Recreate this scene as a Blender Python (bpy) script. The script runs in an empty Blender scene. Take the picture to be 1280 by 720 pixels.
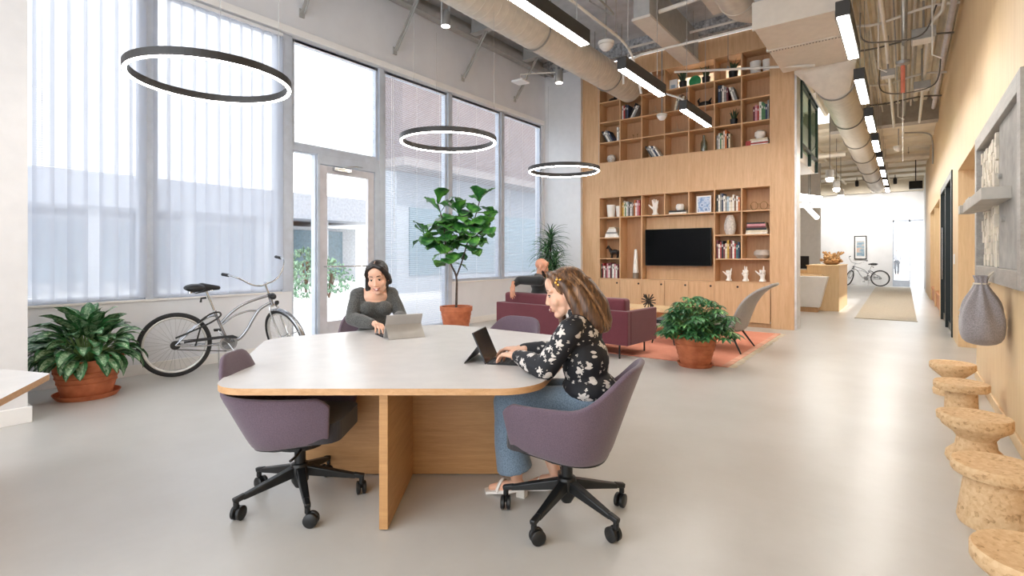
import bpy, bmesh, math, random
from mathutils import Vector, Matrix, Euler
R = math.radians
PI = math.pi
C = bpy.context.scene.collection
rnd = random.Random(7)
ORIG = {}

# ---------------------------------------------------------------- materials
def lin(c):
    if isinstance(c, str):
        c = [int(c[i:i + 2], 16) / 255 for i in (0, 2, 4)]
    return tuple((x / 12.92 if x <= .04045 else ((x + .055) / 1.055) ** 2.4) for x in c) + (1,)

_M = {}
def nt(name):
    m = bpy.data.materials.new(name); m.use_nodes = True
    t = m.node_tree
    return m, t, t.nodes['Principled BSDF'], t.nodes['Material Output']

def ramp(t, fac, stops):
    r = t.nodes.new('ShaderNodeValToRGB')
    e = r.color_ramp.elements
    while len(e) < len(stops): e.new(.5)
    for i, (p, c) in enumerate(stops):
        e[i].position = p; e[i].color = lin(c)
    t.links.new(fac, r.inputs[0])
    return r.outputs[0]

def coords(t, scale=(1, 1, 1), kind='Object', rot=(0, 0, 0)):
    tc = t.nodes.new('ShaderNodeTexCoord'); mp = t.nodes.new('ShaderNodeMapping')
    mp.inputs['Scale'].default_value = scale; mp.inputs['Rotation'].default_value = rot
    t.links.new(tc.outputs[kind], mp.inputs[0])
    return mp.outputs[0]

def noise(t, vec, scale=5, detail=3, rough=.5, dist=0):
    n = t.nodes.new('ShaderNodeTexNoise')
    n.inputs['Scale'].default_value = scale; n.inputs['Detail'].default_value = detail
    n.inputs['Roughness'].default_value = rough; n.inputs['Distortion'].default_value = dist
    t.links.new(vec, n.inputs['Vector'])
    return n.outputs['Fac']

def bump(t, b, h, strength=.2, dist=.01):
    n = t.nodes.new('ShaderNodeBump'); n.inputs['Strength'].default_value = strength; n.inputs['Distance'].default_value = dist
    t.links.new(h, n.inputs['Height']); t.links.new(n.outputs[0], b.inputs['Normal'])

def mat(name, col, rough=.5, metal=0, var=.06, scale=8, bmp=0, spec=.5, col2=None, stretch=(1, 1, 1), coat=0, sheen=0):
    """plain surface with a little procedural variation"""
    if name in _M: return _M[name]
    m, t, b, o = nt(name)
    c = lin(col)[:3]
    hexof = lambda k: tuple(min(1, max(0, (x * k))) for x in [int(col[i:i + 2], 16) / 255 for i in (0, 2, 4)])
    f = noise(t, coords(t, stretch), scale, 4)
    t.links.new(ramp(t, f, [(.3, hexof(1 - var)), (.7, col2 or hexof(1 + var))]), b.inputs['Base Color'])
    b.inputs['Roughness'].default_value = rough; b.inputs['Metallic'].default_value = metal
    b.inputs['Specular IOR Level'].default_value = spec
    b.inputs['Coat Weight'].default_value = coat
    b.inputs['Sheen Weight'].default_value = sheen
    if bmp: bump(t, b, f, bmp)
    _M[name] = m
    return m

def wood(name, c1, c2, grain=(14, 14, 1.2), rough=.45, scale=3.0, seam=None):
    if name in _M: return _M[name]
    m, t, b, o = nt(name)
    v = coords(t, grain)
    f = noise(t, v, scale, 6, .62, .6)
    f2 = noise(t, coords(t, tuple(g * 6 for g in grain)), scale, 2)
    mx = t.nodes.new('ShaderNodeMath'); mx.operation = 'MULTIPLY_ADD'
    t.links.new(f2, mx.inputs[0]); mx.inputs[1].default_value = .3; t.links.new(f, mx.inputs[2])
    t.links.new(ramp(t, mx.outputs[0], [(.4, c1), (.85, c2)]), b.inputs['Base Color'])
    b.inputs['Roughness'].default_value = rough
    bump(t, b, mx.outputs[0], .08, .003)
    _M[name] = m
    return m

def glow(name, col, strength):
    if name in _M: return _M[name]
    m, t, b, o = nt(name)
    e = t.nodes.new('ShaderNodeEmission'); e.inputs[0].default_value = lin(col); e.inputs[1].default_value = strength
    t.links.new(e.outputs[0], o.inputs[0]); t.nodes.remove(b)
    _M[name] = m
    return m

def glassm(name, tint='ffffff', refl=.08, rough=.02):
    if name in _M: return _M[name]
    m, t, b, o = nt(name)
    tr = t.nodes.new('ShaderNodeBsdfTransparent'); tr.inputs[0].default_value = lin(tint)
    g = t.nodes.new('ShaderNodeBsdfGlossy'); g.inputs['Roughness'].default_value = rough
    mx = t.nodes.new('ShaderNodeMixShader')
    lw = t.nodes.new('ShaderNodeLayerWeight'); lw.inputs[0].default_value = .5
    pw = t.nodes.new('ShaderNodeMath'); pw.operation = 'POWER'; pw.inputs[1].default_value = 5
    mm = t.nodes.new('ShaderNodeMath'); mm.operation = 'MULTIPLY_ADD'; mm.inputs[1].default_value = .6; mm.inputs[2].default_value = refl / 2
    t.links.new(lw.outputs['Facing'], pw.inputs[0]); t.links.new(pw.outputs[0], mm.inputs[0]); t.links.new(mm.outputs[0], mx.inputs[0])
    t.links.new(tr.outputs[0], mx.inputs[1]); t.links.new(g.outputs[0], mx.inputs[2])
    t.links.new(mx.outputs[0], o.inputs[0]); t.nodes.remove(b)
    _M[name] = m
    return m

def sheerm(name, col, trans=.4, clear=.3):
    """thin cloth or slat: diffuse + translucent, partly see-through"""
    if name in _M: return _M[name]
    m, t, b, o = nt(name)
    d = t.nodes.new('ShaderNodeBsdfDiffuse'); d.inputs[0].default_value = lin(col)
    l = t.nodes.new('ShaderNodeBsdfTranslucent'); l.inputs[0].default_value = lin(col)
    mx = t.nodes.new('ShaderNodeMixShader'); mx.inputs[0].default_value = trans
    t.links.new(d.outputs[0], mx.inputs[1]); t.links.new(l.outputs[0], mx.inputs[2])
    tr = t.nodes.new('ShaderNodeBsdfTransparent')
    m2 = t.nodes.new('ShaderNodeMixShader'); m2.inputs[0].default_value = clear
    t.links.new(mx.outputs[0], m2.inputs[1]); t.links.new(tr.outputs[0], m2.inputs[2])
    t.links.new(m2.outputs[0], o.inputs[0]); t.nodes.remove(b)
    _M[name] = m
    return m

# ---------------------------------------------------------------- mesh builder
def frame_of(d):
    d = Vector(d).normalized()
    a = Vector((0, 0, 1)) if abs(d.z) < .95 else Vector((0, 1, 0))
    u = d.cross(a).normalized()
    return u, u.cross(d).normalized(), d

class MB:
    def __init__(s): s.v = []; s.f = []; s.mi = []; s.sm = []
    def add(s, vs, fs, mi=0, sm=False):
        n = len(s.v); s.v += [tuple(v) for v in vs]
        for f in fs:
            s.f.append(tuple(i + n for i in f)); s.mi.append(mi); s.sm.append(sm)
        return s
    def box(s, x0, x1, y0, y1, z0, z1, mi=0):
        x0, x1 = sorted((x0, x1)); y0, y1 = sorted((y0, y1)); z0, z1 = sorted((z0, z1))
        v = [(x, y, z) for z in (z0, z1) for y in (y0, y1) for x in (x0, x1)]
        return s.add(v, [(0, 2, 3, 1), (4, 5, 7, 6), (0, 1, 5, 4), (1, 3, 7, 5), (3, 2, 6, 7), (2, 0, 4, 6)], mi)
    def cbox(s, c, size, rot=(0, 0, 0), mi=0):
        """centred box turned by an euler"""
        m = Euler(rot).to_matrix(); c = Vector(c)
        v = [c + m @ Vector((sx * size[0] / 2, sy * size[1] / 2, sz * size[2] / 2)) for sz in (-1, 1) for sy in (-1, 1) for sx in (-1, 1)]
        return s.add(v, [(0, 2, 3, 1), (4, 5, 7, 6), (0, 1, 5, 4), (1, 3, 7, 5), (3, 2, 6, 7), (2, 0, 4, 6)], mi)
    def bar(s, p, q, w, h, mi=0, w2=None, h2=None):
        p = Vector(p); q = Vector(q); u, n, d = frame_of(q - p)
        w2 = w if w2 is None else w2; h2 = h if h2 is None else h2
        v = [p + u * a * w / 2 + n * b * h / 2 for a, b in ((-1, -1), (1, -1), (1, 1), (-1, 1))] + \
            [q + u * a * w2 / 2 + n * b * h2 / 2 for a, b in ((-1, -1), (1, -1), (1, 1), (-1, 1))]
        return s.add(v, [(0, 1, 2, 3), (7, 6, 5, 4), (0, 4, 5, 1), (1, 5, 6, 2), (2, 6, 7, 3), (3, 7, 4, 0)], mi)
    def tube(s, pts, r, n=8, mi=0, closed=False, cap=True, flat=1.0):
        pts = [Vector(p) for p in pts]; k = len(pts)
        rs = r if isinstance(r, (list, tuple)) else [r] * k
        vs = []; fs = []; prev = None
        for i, p in enumerate(pts):
            if closed: d = pts[(i + 1) % k] - pts[i - 1]
            else: d = pts[min(i + 1, k - 1)] - pts[max(i - 1, 0)]
            if d.length < 1e-9: d = Vector((0, 0, 1))
            d.normalize()
            if prev is None: u, w, _ = frame_of(d)
            else:
                u = prev - d * prev.dot(d)
                if u.length < 1e-6: u = frame_of(d)[0]
                u.normalize(); w = u.cross(d)
            prev = u
            for j in range(n):
                a = 2 * PI * j / n
                vs.append(p + (u * math.cos(a) + w * math.sin(a) * flat) * rs[i])
        m = k if closed else k - 1
        for i in range(m):
            for j in range(n):
                a, b = i * n + j, i * n + (j + 1) % n
                c, d2 = ((i + 1) % k) * n + (j + 1) % n, ((i + 1) % k) * n + j
                fs.append((a, b, c, d2))
        s.add(vs, fs, mi, True)
        if cap and not closed:
            s.add(vs[:n], [tuple(range(n - 1, -1, -1))], mi); s.add(vs[-n:], [tuple(range(n))], mi)
        return s
    def lathe(s, prof, c=(0, 0, 0), n=24, mi=0, sx=1, sy=1, sm=True, axis='z'):
        vs = []; fs = []; k = len(prof)
        for r, z in prof:
            for j in range(n):
                a = 2 * PI * j / n
                p = (r * math.cos(a) * sx, r * math.sin(a) * sy, z)
                if axis == 'x': p = (p[2], p[0], p[1])
                if axis == 'y': p = (p[0], p[2], p[1])
                vs.append((c[0] + p[0], c[1] + p[1], c[2] + p[2]))
        for i in range(k - 1):
            for j in range(n):
                fs.append((i * n + j, i * n + (j + 1) % n, (i + 1) * n + (j + 1) % n, (i + 1) * n + j))
        s.add(vs, fs, mi, sm)
        if prof[0][0] > 1e-5: s.add(vs[:n], [tuple(range(n - 1, -1, -1))], mi)
        if prof[-1][0] > 1e-5: s.add(vs[-n:], [tuple(range(n))], mi)
        return s
    def cyl(s, c, r, z0, z1, n=20, mi=0, axis='z'):
        return s.lathe([(r, z0), (r, z1)], c, n, mi, axis=axis)
    def prism(s, poly, z0, z1, mi=0, sm=False):
        n = len(poly)
        v = [(x, y, z0) for x, y in poly] + [(x, y, z1) for x, y in poly]
        s.add(v, [tuple(range(n - 1, -1, -1)), tuple(range(n, 2 * n))], mi)
        s.add(v, [(i, (i + 1) % n, n + (i + 1) % n, n + i) for i in range(n)], mi, sm)
        return s
    def ell(s, c, rad, rot=(0, 0, 0), nu=20, nv=12, mi=0):
        m = Euler(rot).to_matrix(); c = Vector(c)
        vs = []; fs = []
        for i in range(nv + 1):
            t = PI * i / nv
            for j in range(nu):
                a = 2 * PI * j / nu
                vs.append(c + m @ Vector((rad[0] * math.sin(t) * math.cos(a), rad[1] * math.sin(t) * math.sin(a), rad[2] * math.cos(t))))
        for i in range(nv):
            for j in range(nu):
                fs.append((i * nu + j, (i + 1) * nu + j, (i + 1) * nu + (j + 1) % nu, i * nu + (j + 1) % nu))
        return s.add(vs, fs, mi, True)
    def cap(s, p, q, r1, r2, n=14, mi=0):
        """tapered capsule"""
        p = Vector(p); q = Vector(q)
        if (q - p).length < 1e-6: return s.ell(p, (r1,) * 3, nu=n, nv=n // 2, mi=mi)
        d = (q - p).normalized(); pts = []; rs = []
        for i in range(5):
            a = PI / 2 * i / 4; pts.append(p - d * r1 * math.cos(a)); rs.append(max(r1 * math.sin(a), r1 * .02))
        for i in range(5):
            a = PI / 2 * i / 4; pts.append(q + d * r2 * math.sin(a)); rs.append(max(r2 * math.cos(a), r2 * .02))
        return s.tube(pts, rs, n, mi)
    def chain(s, pts, rs, n=14, mi=0):
        for i in range(len(pts) - 1): s.cap(pts[i], pts[i + 1], rs[i], rs[i + 1], n, mi)
        return s
    def xf(s, m):
        s.v = [tuple(m @ Vector(v)) for v in s.v]; return s
    def build(s, name, mats, parent=None, bevel=0, seg=2, world=False, loc=None, subd=0, solid=0, merge=False):
        me = bpy.data.meshes.new(name)
        vs = s.v
        if world and parent is not None:
            L, z = ORIG[root_of(parent).name]
            m = Matrix.Rotation(-z, 4, 'Z') @ Matrix.Translation(-Vector(L))
            vs = [tuple(m @ Vector(v)) for v in vs]
        me.from_pydata(vs, [], s.f)
        if not isinstance(mats, (list, tuple)): mats = [mats]
        for m in mats: me.materials.append(m)
        me.polygons.foreach_set('material_index', s.mi); me.polygons.foreach_set('use_smooth', s.sm)
        if merge:
            bm = bmesh.new(); bm.from_mesh(me); bmesh.ops.remove_doubles(bm, verts=bm.verts, dist=1e-4)
            bmesh.ops.recalc_face_normals(bm, faces=bm.faces); bm.to_mesh(me); bm.free()
        me.update()
        if any(s.sm): me.set_sharp_from_angle(angle=R(38))
        o = bpy.data.objects.new(name, me); C.objects.link(o)
        if parent is not None: o.parent = parent
        if loc: o.location = loc
        if solid:
            md = o.modifiers.new('Solid', 'SOLIDIFY'); md.thickness = solid; md.offset = 0
        if bevel:
            md = o.modifiers.new('Bevel', 'BEVEL'); md.width = bevel; md.segments = seg; md.limit_method = 'ANGLE'; md.angle_limit = R(40)
            md.harden_normals = False
        if subd:
            md = o.modifiers.new('Sub', 'SUBSURF'); md.levels = subd; md.render_levels = subd
        return o

def root_of(o):
    while o.parent is not None: o = o.parent
    return o

def tag(o, label=None, cat=None, group=None, kind=None):
    if label: o['label'] = label
    if cat: o['category'] = cat
    if group: o['group'] = group
    if kind: o['kind'] = kind
    return o

def thing(name, label, cat, loc=(0, 0, 0), rz=0, group=None):
    o = bpy.data.objects.new(name, None); C.objects.link(o); o.empty_display_size = .1
    o.location = loc; o.rotation_euler = (0, 0, rz); ORIG[o.name] = (tuple(loc), rz)
    return tag(o, label, cat, group)

def struct(o, label=None, cat=None):
    o['kind'] = 'structure'
    return tag(o, label, cat)

KIDS = {}
def copy_tree(o, parent=None):
    c = o.copy(); C.objects.link(c); c.parent = parent
    for ch in [k for k in C.objects if k.parent is o]: copy_tree(ch, c)
    return c
def copies(o, spots):
    """spots: (loc, rz, label)"""
    out = []
    for loc, rz, label in spots:
        c = copy_tree(o); c.location = loc; c.rotation_euler = (0, 0, rz); c['label'] = label
        ORIG[c.name] = (tuple(loc), rz); out.append(c)
    return out

CS, SN = .8, .6                      # the table group stands turned 36.87 degrees to the room
TURN = math.atan2(.6, .8)
def P(r, d, z=0): return (CS * r - SN * d, SN * r + CS * d, z)
def facing(fr, fd):                  # rz that turns local +Y to this direction of the turned frame
    return math.atan2(SN * fr + CS * fd, CS * fr - SN * fd) - PI / 2

def arc(c, r, a0, a1, n, plane='xy'):
    out = []
    for i in range(n + 1):
        a = a0 + (a1 - a0) * i / n
        u, v = r * math.cos(a), r * math.sin(a)
        out.append({'xy': (c[0] + u, c[1] + v, c[2]), 'xz': (c[0] + u, c[1], c[2] + v), 'yz': (c[0], c[1] + u, c[2] + v)}[plane])
    return out

def smooth_path(pts, n=6):
    pts = [Vector(p) for p in pts]; out = []
    for i in range(len(pts) - 1):
        p0 = pts[max(i - 1, 0)]; p1 = pts[i]; p2 = pts[i + 1]; p3 = pts[min(i + 2, len(pts) - 1)]
        for k in range(n):
            t = k / n
            out.append(.5 * ((2 * p1) + (p2 - p0) * t + (2 * p0 - 5 * p1 + 4 * p2 - p3) * t * t + (3 * p1 - p0 - 3 * p2 + p3) * t ** 3))
    out.append(pts[-1])
    return out

def round_poly(corners, radii, n=8):
    out = []; k = len(corners)
    for i in range(k):
        p = Vector(corners[i]); a = Vector(corners[i - 1]); b = Vector(corners[(i + 1) % k]); r = radii[i] if isinstance(radii, (list, tuple)) else radii
        u = (a - p).normalized(); v = (b - p).normalized()
        half = math.acos(max(-1, min(1, u.dot(v)))) / 2
        t = r / math.tan(half); p1 = p + u * t; p2 = p + v * t
        cen = p + (u + v).normalized() * (r / math.sin(half))
        a1 = math.atan2(p1.y - cen.y, p1.x - cen.x); a2 = math.atan2(p2.y - cen.y, p2.x - cen.x)
        da = (a2 - a1 + PI) % (2 * PI) - PI
        for j in range(n + 1):
            q = a1 + da * j / n; out.append((cen.x + r * math.cos(q), cen.y + r * math.sin(q)))
    return out

def fuse(mb, voxel=.008, it=4, fac=.5):
    """one continuous surface out of overlapping closed shapes"""
    me = bpy.data.meshes.new('tmp'); me.from_pydata(mb.v, [], mb.f)
    bm = bmesh.new(); bm.from_mesh(me); bmesh.ops.recalc_face_normals(bm, faces=bm.faces); bm.to_mesh(me); bm.free()
    o = bpy.data.objects.new('tmp', me); C.objects.link(o)
    md = o.modifiers.new('r', 'REMESH'); md.mode = 'VOXEL'; md.voxel_size = voxel; md.use_smooth_shade = True
    sm = o.modifiers.new('s', 'SMOOTH'); sm.factor = fac; sm.iterations = it
    dg = bpy.context.evaluated_depsgraph_get(); dg.update()
    ne = bpy.data.meshes.new_from_object(o.evaluated_get(dg))
    bpy.data.objects.remove(o); bpy.data.meshes.remove(me)
    ne.materials.clear()
    return ne

def fused(name, mb, material, parent=None, voxel=.008, it=4, fac=.5):
    me = fuse(mb, voxel, it, fac); me.name = name
    me.materials.append(material)
    for p in me.polygons: p.use_smooth = True
    o = bpy.data.objects.new(name, me); C.objects.link(o)
    if parent is not None: o.parent = parent
    return o
ORDN = 'first second third fourth fifth sixth seventh eighth ninth tenth eleventh twelfth thirteenth fourteenth fifteenth sixteenth'.split()
# ---------------------------------------------------------------- materials of the place
def floor_mat():
    m, t, b, o = nt('pale grey resin floor')
    v = coords(t, (1, 1, 1))
    f = noise(t, v, .9, 5, .6); g = noise(t, v, 14, 4)
    a = t.nodes.new('ShaderNodeMath'); a.operation = 'MULTIPLY_ADD'
    t.links.new(g, a.inputs[0]); a.inputs[1].default_value = .15; t.links.new(f, a.inputs[2])
    t.links.new(ramp(t, a.outputs[0], [(.4, 'b8b5b0'), (.75, 'c3c1bd')]), b.inputs['Base Color'])
    rr = t.nodes.new('ShaderNodeMapRange'); rr.inputs['To Min'].default_value = .26; rr.inputs['To Max'].default_value = .36
    t.links.new(g, rr.inputs[0]); t.links.new(rr.outputs[0], b.inputs['Roughness'])
    b.inputs['Specular IOR Level'].default_value = .5
    return m
WHITE = mat('white paint', 'e9e9ea', .6, var=.015, scale=3)
SILLW = mat('warm white paint', 'e6e3e0', .6, var=.015, scale=3)
TRIMW = mat('white trim paint', 'ebe9e7', .45, var=.01)
ALU = mat('pale anodised aluminium', 'bfc7d4', .45, .05, var=.03)
OAK = wood('oak veneer upright', 'c49a70', 'dcb68c')
OAKX = wood('oak veneer flat', 'c49a70', 'dcb68c', grain=(1.2, 14, 14))
BIRCH = wood('pale maple panel', 'd6b689', 'e6c99f', grain=(7, 7, .5), rough=.5)
BLACK = mat('black metal', '1b1b1c', .4, .3, var=.05)
DECK = mat('beige painted deck', 'ddd3c0', .7, var=.05, scale=2)
GREYD = mat('grey painted deck', 'c4c6ca', .8, var=.06, scale=4)
STEEL = mat('grey painted steel', 'a9a8a6', .6, var=.04)
GLASS = glassm('clear window glass')

# ---------------------------------------------------------------- shell
XW, XR, H = -6.95, .64, 1.35
m = MB(); m.box(-7.15, XR + 1.9, -2.5, 29.1, -.12, 0)
struct(m.build('floor', floor_mat()), 'pale grey seamless floor of the whole lounge', 'floor')

m = MB()                                              # window wall: below sills, above heads, post, piers between
m.box(XW - .2, XW, -2.5, 4.065, 0, .85)
m.box(XW - .2, XW, 7.33, 10.48, 0, .85)
m.box(XW - .2, XW, -2.5, 10.68, 4.56, 5.95)
m.box(XW - .2, XW, -2.5, .45, .85, 4.56)
m.box(XW - .2, XW, 10.47, 10.68, .0, 4.56)
struct(m.build('wall_left', mat('white window wall paint', 'e3e5ea', .6, var=.012, scale=3)), 'white wall with the tall windows and the glass door', 'wall')
m = MB(); m.box(XW - .2, XW + .07, -2.5, 10.47, 4.47, 4.57)
struct(m.build('trim_1', mat('bright white ledge', 'f4f4f4', .5, var=.005), bevel=.004), 'white ledge running along the window heads', 'trim')
m = MB(); m.box(XW, XW + .015, 1.05, 4.05, 0, .12); m.box(XW, XW + .015, 7.35, 10.55, 0, .12)
struct(m.build('baseboard_left', TRIMW, bevel=.003), 'white baseboard under the windows', 'baseboard')
m = MB(); m.box(XW - .2, -5.96, 10.58, 10.8, 0, 5.95)
struct(m.build('wall_back', mat('cool white paint', 'dfe1e4', .6, var=.01)), 'white end wall between windows and oak bookcase', 'wall')
m = MB(); m.box(XW, -5.98, 10.565, 10.58, 0, .12)
struct(m.build('baseboard_back', TRIMW), 'white baseboard of the short end wall', 'baseboard')
m = MB(); m.box(-6.4, -5.70, -1.2, 1.04, 0, 5.95)
struct(m.build('wall_pier', mat('soft white pier paint', 'd9d7d7', .6, var=.012)), 'white pier at the near end of the windows', 'wall')
m = MB(); m.box(-6.42, -5.675, -1.2, 1.065, 0, .13)
struct(m.build('baseboard_pier', TRIMW, bevel=.004), 'white baseboard around the pier', 'baseboard')

# ---------------------------------------------------------------- windows
def window(n, y0, y1, z0, z1, label, t=.05, x=XW):
    m = MB()
    m.box(x - .12, x - .02, y0, y0 + t, z0, z1); m.box(x - .12, x - .02, y1 - t, y1, z0, z1)
    m.box(x - .12, x - .02, y0 + t, y1 - t, z0, z0 + t); m.box(x - .12, x - .02, y0 + t, y1 - t, z1 - t, z1)
    o = struct(m.build('window_%d' % n, ALU, bevel=.003), label, 'window')
    g = MB(); g.box(x - .085, x - .075, y0 + t, y1 - t, z0 + t, z1 - t); g.build('glass_pane', GLASS, o)
    return o
window(1, .45, 2.267, .85, 4.46, 'tall window behind the sheer strips, nearest the pier')
window(2, 2.355, 3.91, .85, 4.46, 'tall window behind the handlebars of the silver cruiser bicycle')
window(3, 4.065, 5.6, 2.93, 4.46, 'transom window above the glass door')
window(4, 4.065, 4.475, .02, 2.88, 'narrow sidelight window left of the glass door', .035)
window(5, 5.7, 7.23, .03, 4.46, 'full height window behind the fiddle leaf fig')
window(6, 7.33, 8.87, .85, 4.46, 'second window from the white end wall')
window(7, 8.97, 10.45, .85, 4.46, 'window in the corner beside the white end wall')
def mull(n, y0, y1, z0, z1, label):
    m = MB(); m.box(XW - .14, XW + .015, y0, y1, z0, z1)
    struct(m.build('trim_%d' % n, ALU, bevel=.004), label, 'mullion')
mull(2, 2.267, 2.355, .85, 4.46, 'mullion between the two windows nearest the pier')
mull(3, 3.91, 4.065, .85, 4.46, 'wide mullion post left of the door assembly')
mull(4, 5.6, 5.7, 0, 4.46, 'mullion right of the glass door')
mull(5, 7.23, 7.33, 0, 4.46, 'mullion behind the fiddle leaf fig')
mull(6, 8.87, 8.97, .85, 4.46, 'mullion between the last two windows')
m = MB(); m.box(XW - .2, XW + .02, -2.5, 3.91, .83, .855); m.box(XW - .2, XW + .02, 7.33, 10.47, .83, .855)
struct(m.build('trim_7', TRIMW, bevel=.003), 'narrow white window sill', 'sill')
m = MB(); m.box(XW - .14, XW + .01, 4.065, 5.6, 2.86, 2.93)
struct(m.build('trim_8', ALU, bevel=.003), 'aluminium header between door and transom window', 'trim')
m = MB(); m.box(XW - .14, XW + .01, 4.465, 4.505, 0, 2.86); m.box(XW - .14, XW + .01, 5.515, 5.6, 0, 2.86); m.box(XW - .14, XW + .01, 4.505, 5.515, 2.72, 2.86)
struct(m.build('trim_9', ALU, bevel=.003), 'aluminium door frame around the glass door', 'door frame')

# glass door
DY0, DY1 = 4.51, 5.51
DOORM = mat('satin aluminium door', 'c6c4ca', .45, .05, var=.03)
d1 = bpy.data.objects.new('door_1', None); C.objects.link(d1); d1.location = (XW - .04, 5.01, 0); ORIG['door_1'] = (tuple(d1.location), 0)
struct(d1, 'glass street door in a satin aluminium frame', 'door')
m = MB(); x0, x1 = XW - .07, XW - .01
m.box(x0, x1, DY0, DY0 + .13, .015, 2.71); m.box(x0, x1, DY1 - .12, DY1, .015, 2.71)
m.box(x0, x1, DY0 + .13, DY1 - .12, .015, .36); m.box(x0, x1, DY0 + .13, DY1 - .12, 2.6, 2.71)
m.build('door_frame', DOORM, d1, bevel=.004, world=True)
m = MB(); m.box(XW - .045, XW - .035, DY0 + .13, DY1 - .12, .36, 2.6); m.build('glass_pane', GLASS, d1, world=True)
CHROME = mat('polished chrome', 'c9cbcd', .18, 1, var=.02)
m = MB(); m.tube([(XW + .06, DY0 + .07, 1.19), (XW + .06, DY1 - .06, 1.19)], .013, 10)
for y in (DY0 + .08, DY1 - .07): m.tube([(XW - .02, y, 1.19), (XW + .06, y, 1.19)], .012, 8)
m.build('push_bar', CHROME, d1, world=True)
m = MB(); m.box(XW + .0, XW + .06, 4.72, 5.02, 2.64, 2.70); m.tube([(XW + .03, 4.9, 2.72), (XW + .16, 5.05, 2.73), (XW + .02, 5.25, 2.76)], .012, 6)
m.build('door_closer', CHROME, d1, world=True, bevel=.005)

# ---------------------------------------------------------------- venetian blinds
SLAT = sheerm('white translucent blind slats', 'c0c6d2', .40, .05)
RAIL = mat('white blind rail', 'e9ebee', .5, var=.01)
CORD = mat('white blind cord', 'f0f0f0', .7)
def blind(y0, y1, z0, z1, label, tilt=28, n_cord=3, material=SLAT, pitch=.024, wand=True):
    t = thing('venetian_blind', label, 'blind', (XW - .045, (y0 + y1) / 2, z0), 0, 'venetian blinds of the window wall')
    m = MB(); z = z0 + .04; w = .0125; ca, sa = math.cos(R(tilt)) * w, math.sin(R(tilt)) * w
    while z < z1 - .05:
        x = XW - .042; jit = rnd.uniform(-.0015, .0015)
        m.add([(x - ca, y0, z + sa + jit), (x + ca, y0, z - sa + jit), (x + ca, y1, z - sa - jit), (x - ca, y1, z + sa - jit)], [(0, 1, 2, 3)])
        z += pitch
    m.build('slats', material, t, world=True)
    m = MB(); m.box(XW - .06, XW - .02, y0, y1, z1 - .045, z1); m.build('headrail', RAIL, t, world=True, bevel=.003)
    m = MB(); m.box(XW - .058, XW - .028, y0, y1, z0, z0 + .02); m.build('bottom_rail', RAIL, t, world=True, bevel=.003)
    for i in range(n_cord):
        y = y0 + (y1 - y0) * (.12 + .76 * i / max(1, n_cord - 1))
        c = MB(); c.tube([(XW - .027, y, z0 + .02), (XW - .027, y, z1 - .04)], .0025, 5); c.build('ladder_cord', CORD, t, world=True)
    if wand:
        c = MB(); c.tube([(XW - .008, y0 + .2, z1 - .04), (XW - .004, y0 + .22, z0 + (z1 - z0) * .35)], .004, 6); c.build('tilt_wand', CORD, t, world=True)
    return t
blind(.5, 2.262, .87, 4.45, 'white blind of the window nearest the pier', 34, wand=False)
blind(2.36, 3.905, .87, 4.45, 'white blind behind the cruiser bicycle handlebars', 34, wand=False)
blind(4.07, 5.595, 2.95, 4.45, 'short white blind of the transom above the glass door', 30, wand=False)
blind(5.71, 7.22, .06, 4.45, 'full length white blind reaching the floor behind the fiddle leaf fig', 40)
blind(7.34, 8.86, .87, 4.45, 'white blind in the second window from the end wall', 42)
blind(8.98, 10.44, .87, 4.45, 'white blind in the corner window beside the end wall', 42)

# sheer vertical strips in front of the first two windows
SHEER = sheerm('sheer white strip cloth', 'd8dce5', .54, .36)
def sheers(y0, y1, label):
    t = thing('vertical_sheer', label, 'sheer blind', (XW - .0, (y0 + y1) / 2, .87), 0, 'sheer vertical strip blinds')
    m = MB(); n = int((y1 - y0) / .135); w = (y1 - y0) / n
    for i in range(n):
        a = y0 + i * w; vs = []; fs = []
        K = 6
        for k in range(K + 1):
            u = k / K; y = a - .018 + (w + .036) * u
            x = XW + .030 + .020 * math.sin(u * PI) - (.012 if i % 2 else 0)
            top = 4.40 - .03 * (1 - math.sin(u * PI))
            vs += [(x, y, .875 + .006 * math.sin(i * 2.1)), (x, y, top)]
        for k in range(K): fs.append((2 * k, 2 * k + 2, 2 * k + 3, 2 * k + 1))
        m.add(vs, fs, 0, True)
    m.build('strips', SHEER, t, world=True)
    m = MB(); m.box(XW + .01, XW + .05, y0, y1, 4.40, 4.445); m.build('track', RAIL, t, world=True)
sheers(.5, 2.262, 'sheer white vertical strips over the window nearest the pier')
sheers(2.36, 3.905, 'sheer white vertical strips over the window behind the cruiser bicycle')

# ---------------------------------------------------------------- right wall (maple panelling with openings)
T = .3
m = MB()
def rw(y0, y1, z0, z1): m.box(XR, XR + T, y0, y1, z0, z1)
rw(-1.6, 7.75, 0, 5.02)
rw(7.75, 10.21, 2.62, 5.02)
rw(10.21, 11.3, 0, 5.02); rw(11.3, 14.55, 2.78, 5.02); rw(14.55, 15.4, 0, 5.02)
rw(15.4, 20.7, 2.66, 5.02); rw(20.7, 25.0, 0, 5.02)
struct(m.build('wall_right', BIRCH), 'long pale maple panelled wall on the right', 'wall')
m = MB(); m.box(XR + 1.2, XR + 1.3, 7.0, 10.3, 0, 2.7); m.box(XR + T, XR + 1.2, 10.21, 10.3, 0, 2.7); m.box(XR + T, XR + 1.2, 7.66, 7.75, 0, 2.7); m.box(XR + T, XR + 1.3, 7.6, 10.3, 2.62, 2.7)
struct(m.build('wall_recess', BIRCH), 'maple lined recess beyond the row of cork stools', 'wall')
m = MB(); m.box(XR - .015, XR, -1.6, 7.75, 0, .09)
struct(m.build('baseboard_right', BIRCH, bevel=.003), 'maple baseboard behind the cork stools', 'baseboard')
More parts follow.
